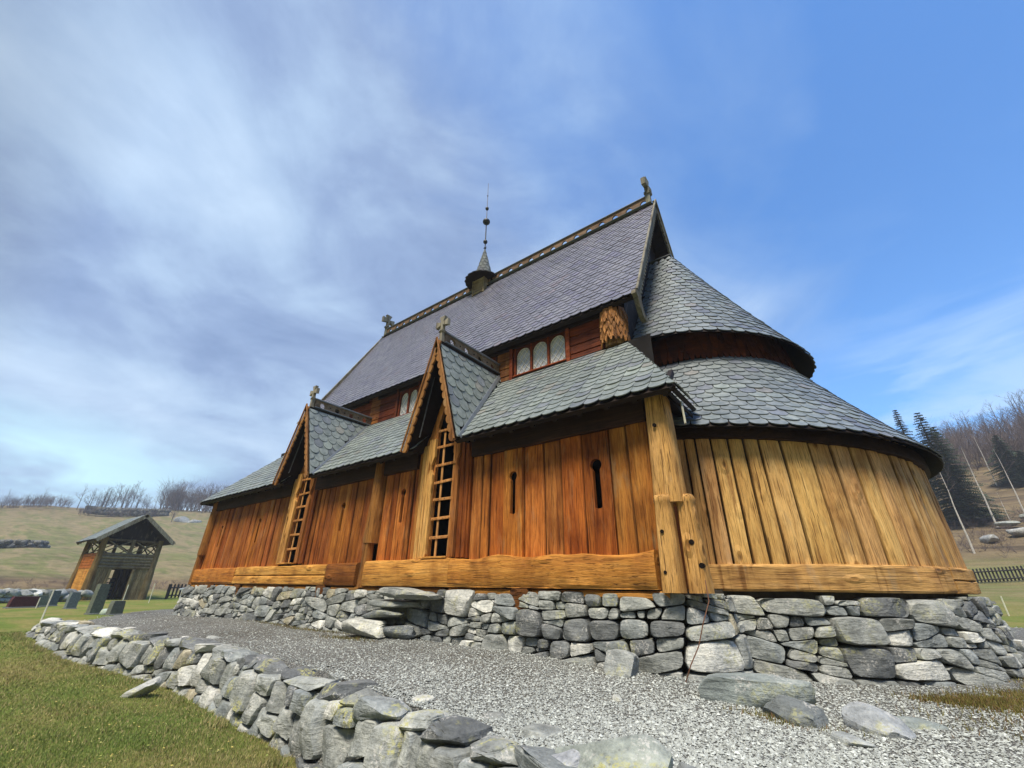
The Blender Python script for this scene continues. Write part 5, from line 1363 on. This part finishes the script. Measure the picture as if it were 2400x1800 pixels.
for az,h,k in ((-76.1,6,2),(-75.7,7,1),(-75.3,8.5,3),(-75.0,9.5,1),(-74.6,9.8,2),(-74.2,8.4,3),(-73.8,9.0,1),(-73.4,8.6,2),(-73.0,9,1),(-72.6,9.4,3),(-72.2,9.2,2),(-71.8,9,1),(-71.2,9.3,2),(-70.6,9.5,1),(-70.0,9.5,3)):
    put_tree(az,176+rg.uniform(-8,12),h,k,'bare tree in the dense wood on the hill beside the church west end','trees of the wood by the west end')
for az,h,k in ((-86.7,5,0),(-84.0,3.0,2),(-85.5,3.4,2)):
    put_tree(az,180,h,k,'low bare tree rising from the far left thicket','low trees at the far left')
put_tree(-74.7,146,6.5,1,'single pale bare tree in front of the wood beside the grey outcrop','bare trees on the left hill crest')
for az,h,k,r in ((11.2,8.5,1,118),(11.9,7,2,118),(13.0,9,3,120),(14.1,10.5,1,118),(14.9,9.5,2,118),(10.5,7.5,0,116),(12.5,6,0,122),(9.7,6.5,2,116)):
    put_tree(az,r*.97,h,k,'bare tree silhouetted on the right hill crest','bare trees on the right hill crest')
def birch(az,r,h,label,vis=.9):
    root=bare_tree('birch_tree',h,rg,1,.62,3,.5,'birch',.0075,0,9);x,y=pol(az,r);root.location=(x,y,gz(x,y)-.1);tag(root,label,'birch')
birch(10.0,64,9.4,'tall white birch with bare straight trunk on the brown slope')
birch(11.95,66,8.2,'white birch at the right edge of the picture on the slope')
birch(11.1,84,7.0,'smaller white birch before the round dark pine')
birch(7.9,52,8.6,'pale birch trunk right beside the apse eave')
birch(10.9,66,3.4,'short young birch just right of the tall white birch')
def thicket(name,az0,az1,r0,r1,h,n,label,seed,mat='twig',wide=1.0):
    rr=random.Random(seed);mb=MB()
    for i in range(n):
        x,y=pol(rr.uniform(az0,az1),rr.uniform(r0,r1));z=gz(x,y);hh=h*rr.uniform(.5,1.1);t=rr.uniform(.7,1.4)
        for k in range(5):
            a=rr.uniform(0,6.28);d=Vector((math.cos(a)*.5*wide,math.sin(a)*.5*wide,1)).normalized();branchy(mb,Vector((x,y,z-.1)),d,hh*.8,hh*.012,1 if h<3 else 2,rr,4,.6,.2,3,(t,t*.97,t))
    o=mb.build(name,M[mat],None);tag(o,label,'bushes',kind='stuff')
thicket('bare_thicket',-90,-82.7,172,184,3.0,90,'dark low thicket of bare bushes on the far left crest',1)
thicket('bare_thicket',-82,-75.8,158,168,2.2,110,'dense bare scrub along the dark ridge wall',2)
thicket('bare_wood',-76,-69,172,200,7.5,90,'grey mass of bare saplings filling the wood behind the west end',3)
thicket('hillside_scrub',8.5,17,92,112,5.0,150,'grey brown wood of bare saplings below the right crest',4)
thicket('hillside_scrub',6.5,17,50,72,.9,260,'low brown scrub and heather on the right slope',5,'twig',1.8)
thicket('hillside_scrub',-86,-66,46.5,51,.5,200,'reddish brown dead grass and brush behind the gatehouse',6,'twig',2.0)

def conifer(name,h,w,rg,mat='needle',lean=0,layers=None,dens=1.0,irr=.25):
    root=empty(name,(0,0,0));tr=MB();tube(tr,[(0,0,-.3),(lean*.3,0,h*.5),(lean,0,h*.98)],[h*.02,h*.012,h*.002],7);tr.build('trunk',M['bark'],root,True)
    V=[];F=[];C=[]
    layers=layers or int(h*3.2)
    for i in range(layers):
        f=(i+.5)/layers;z=h*(.06+.94*f);rr=w*(1-f)**.8*rg.uniform(1-irr,1+irr*.6)+.12
        nb=int((14+9*(1-f))*dens)
        for k in range(nb):
            a=rg.uniform(0,6.28);L=rr*rg.uniform(.55,1.15);drp=-.28*L+.10*L*f;base=Vector((lean*f,0,z))
            d=Vector((math.cos(a),math.sin(a),0));s=Vector((-math.sin(a),math.cos(a),0))
            m=max(3,int(L/.16))
            for j in range(m):
                q=(j+.6)/m;p=base+d*(L*q)+Vector((0,0,drp*q*q+.10*L*max(0,q-.6)));hw=.42*L*(1-q)*.7+.09
                for sd in (-1,1):
                    tip=p+s*sd*hw*rg.uniform(.7,1.2)+d*.13+Vector((0,0,-.06*rg.random()-.03));o=len(V);V+=[tuple(p-d*.06),tuple(tip),tuple(p+d*.09+Vector((0,0,.02)))];F.append((o,o+1,o+2));t=rg.uniform(.6,1.5);C+=[(t,t,t*.9)]*3
                if rg.random()<.6:
                    o=len(V);V+=[tuple(p-s*.05),tuple(p+s*.05),tuple(p+Vector((rg.uniform(-.08,.08),0,-.18*rg.random()-.06)))];F.append((o,o+1,o+2));t=rg.uniform(.5,1.1);C+=[(t,t,t)]*3
    np_mesh('crown',np.array(V),np.array(F),np.array(C),M[mat],root);return root
def put(root,az,r,label,cat,sc=1,group=None):
    x,y=pol(az,r);root.location=(x,y,gz(x,y)-.2);root.scale=(sc,sc,sc);tag(root,label,cat,group)
put(conifer('spruce_tree',12.6,3.0,rg),8.05,66,'tallest dark spruce standing behind the apse eave at the right','spruce')
put(conifer('spruce_tree',10.6,2.6,rg),8.7,67,'dark spruce joined to the right of the tallest spruce','spruce')
put(conifer('spruce_tree',13.0,2.2,rg),6.5,78,'small lone spruce tip above the apse roof edge','spruce')
put(conifer('pine_tree',6.4,2.6,rg,'needleb',0,26,1.3,.4),12.4,84,'round bushy dark green pine on the brown hillside','pine')
put(conifer('pine_tree',4.2,2.2,rg,'needleb',0,18,1.2,.4),13.3,83,'low dark pine right of the round bushy one','pine')

# ------------------------------------------------------------------ thin valley haze
mb=MB();a,b,c,d,e,f=-330,-330,-14,330,330,70
mb.add([(a,b,c),(d,b,c),(d,e,c),(a,e,c),(a,b,f),(d,b,f),(d,e,f),(a,e,f)],[(0,3,2,1),(4,5,6,7),(0,1,5,4),(1,2,6,5),(2,3,7,6),(3,0,4,7)])
hm=bpy.data.materials.new('valley_haze');hm.use_nodes=True;ht=hm.node_tree
for n_ in list(ht.nodes): ht.nodes.remove(n_)
ho=ht.nodes.new('ShaderNodeOutputMaterial');hv=ht.nodes.new('ShaderNodeVolumePrincipled');ht.links.new(hv.outputs[0],ho.inputs['Volume'])
hv.inputs['Color'].default_value=(.72,.82,.95,1);hv.inputs['Density'].default_value=.0011
tag(mb.build('haze',hm),kind='stuff')

# ------------------------------------------------------------------ sky, light, camera
SUN_EL,SUN_AZ=R(63),R(165)     # compass style: clockwise from +Y
w=bpy.data.worlds.new('World');scene.world=w;w.use_nodes=True;nt=w.node_tree
for n_ in list(nt.nodes): nt.nodes.remove(n_)
n=N(nt);out=n.node('ShaderNodeOutputWorld');bg=n.node('ShaderNodeBackground');n.link(bg.outputs[0],out.inputs[0])
bg.inputs['Strength'].default_value=.10
sky=n.node('ShaderNodeTexSky');sky.sky_type='NISHITA';sky.sun_disc=False;sky.sun_elevation=SUN_EL;sky.sun_rotation=SUN_AZ
sky.air_density=1.0;sky.dust_density=.4;sky.ozone_density=3.0
tc=n.node('ShaderNodeTexCoord');sep=n.node('ShaderNodeSeparateXYZ');n.link(tc.outputs['Generated'],sep.inputs[0])
zc=n.math('ADD',n.math('MAXIMUM',sep.outputs[2],0.0),.16)
px=n.math('DIVIDE',sep.outputs[0],zc);py=n.math('DIVIDE',sep.outputs[1],zc)
cmb=n.node('ShaderNodeCombineXYZ');n.link(px,cmb.inputs[0]);n.link(py,cmb.inputs[1])
def mapv(sc,rz,loc=(0,0,0)):
    m0=n.node('ShaderNodeMapping');m0.inputs['Rotation'].default_value=(0,0,rz);n.link(cmb.outputs[0],m0.inputs[0])
    m1=n.node('ShaderNodeMapping');m1.inputs['Scale'].default_value=sc;m1.inputs['Location'].default_value=loc;n.link(m0.outputs[0],m1.inputs[0]);return m1.outputs[0]
ROT=R(-38)
streak=n.noise(mapv((.8,.6,1),ROT,(2.3,.4,0)),.9,5,.5,.9)
fine=n.noise(mapv((1.3,1.15,1),ROT,(7,3,0)),1.5,8,.58,.5)
low=n.noise(mapv((1.5,1.4,1),ROT,(1,8,2)),.85,7,.58,.3)
# cover: thick to the west, thin to the north-east
lft=n.math('ADD',n.math('MULTIPLY',sep.outputs[0],-.74),n.math('MULTIPLY',sep.outputs[1],-.10))
cov=n.math('ADD',n.math('ADD',n.math('MULTIPLY',streak,.95),n.math('MULTIPLY',fine,.50)),lft)
mask=n.ramp(cov,[(.50,.02),(.70,.28),(.86,.58),(1.06,.92)])
shade=n.ramp(n.math('ADD',n.math('MULTIPLY',low,.62),n.math('MULTIPLY',fine,.48)),[(.40,(1.75,2.5,4.2)),(.50,(2.5,3.4,5.2)),(.59,(3.6,4.8,6.5)),(.72,(5.0,6.3,7.8))])
hsv=n.node('ShaderNodeHueSaturation');hsv.inputs['Saturation'].default_value=1.12;hsv.inputs['Value'].default_value=1.7;n.link(sky.outputs[0],hsv.inputs['Color'])
skyc=n.mix(1,hsv.outputs[0],(.74,1.02,1.2),'MULTIPLY')
col=n.mix(mask,skyc,shade)
wisp=n.math('MULTIPLY',n.ramp(n.noise(mapv((.9,1.6,1),R(20),(4,2,9)),1.6,7,.55,.4),[(.50,0),(.66,.55)]),n.math('MULTIPLY',n.ramp(sep.outputs[0],[(-.05,0),(.1,1)]),n.ramp(sep.outputs[2],[(.25,1),(.62,0)])))
col=n.mix(wisp,col,(5.4,7.0,8.8))
# luminous gap under the cloud bank close to the western horizon
band=n.ramp(sep.outputs[2],[(.10,0),(.15,1),(.19,1),(.27,0)])
gap=n.math('MULTIPLY',n.math('MULTIPLY',band,n.ramp(n.noise(mapv((1,1,1),0,(3,1,5)),.9,4,.5,.3),[(.46,0),(.60,1)])),n.ramp(n.math('MULTIPLY',sep.outputs[0],-1),[(.90,0),(.985,1)]))
col=n.mix(gap,col,(5.6,8.6,9.8))
# dark cloud added low in the unseen southern sky to deepen eave shade
sth=n.ramp(n.math('MULTIPLY',sep.outputs[1],-1),[(.0,0),(.3,1)]);lowz=n.ramp(sep.outputs[2],[(.45,1),(.9,0)])
col=n.mix(n.math('MULTIPLY',sth,lowz),col,(.7,.8,1.0))
n.link(col,bg.inputs['Color'])
sl=bpy.data.lights.new('Sun','SUN');sl.energy=4.4;sl.angle=R(18);sl.color=(1,.88,.72);so=bpy.data.objects.new('sun_light',sl);COL.objects.link(so)
sd=Vector((math.sin(SUN_AZ)*math.cos(SUN_EL),math.cos(SUN_AZ)*math.cos(SUN_EL),math.sin(SUN_EL)))
so.rotation_euler=(-sd).to_track_quat('-Z','Y').to_euler()

cam=bpy.data.cameras.new('Camera');co=bpy.data.objects.new('camera',cam);COL.objects.link(co);scene.camera=co
yw,pt,rl=-.6578,.4456,.014
Fv=Vector((math.sin(yw)*math.cos(pt),math.cos(yw)*math.cos(pt),math.sin(pt)));Rv=Vector((math.cos(yw),-math.sin(yw),0));Uv=Rv.cross(Fv)
r_=Rv*math.cos(rl)+Uv*math.sin(rl);u_=-Rv*math.sin(rl)+Uv*math.cos(rl)
co.matrix_world=Matrix(((r_.x,u_.x,-Fv.x,0),(r_.y,u_.y,-Fv.y,0),(r_.z,u_.z,-Fv.z,0),(0,0,0,1)))
cam.sensor_width=36;cam.lens=15.0;cam.clip_start=.05;cam.clip_end=6000
vs=scene.view_settings;vs.view_transform='Standard';vs.look='None';vs.exposure=0.5;vs.gamma=1
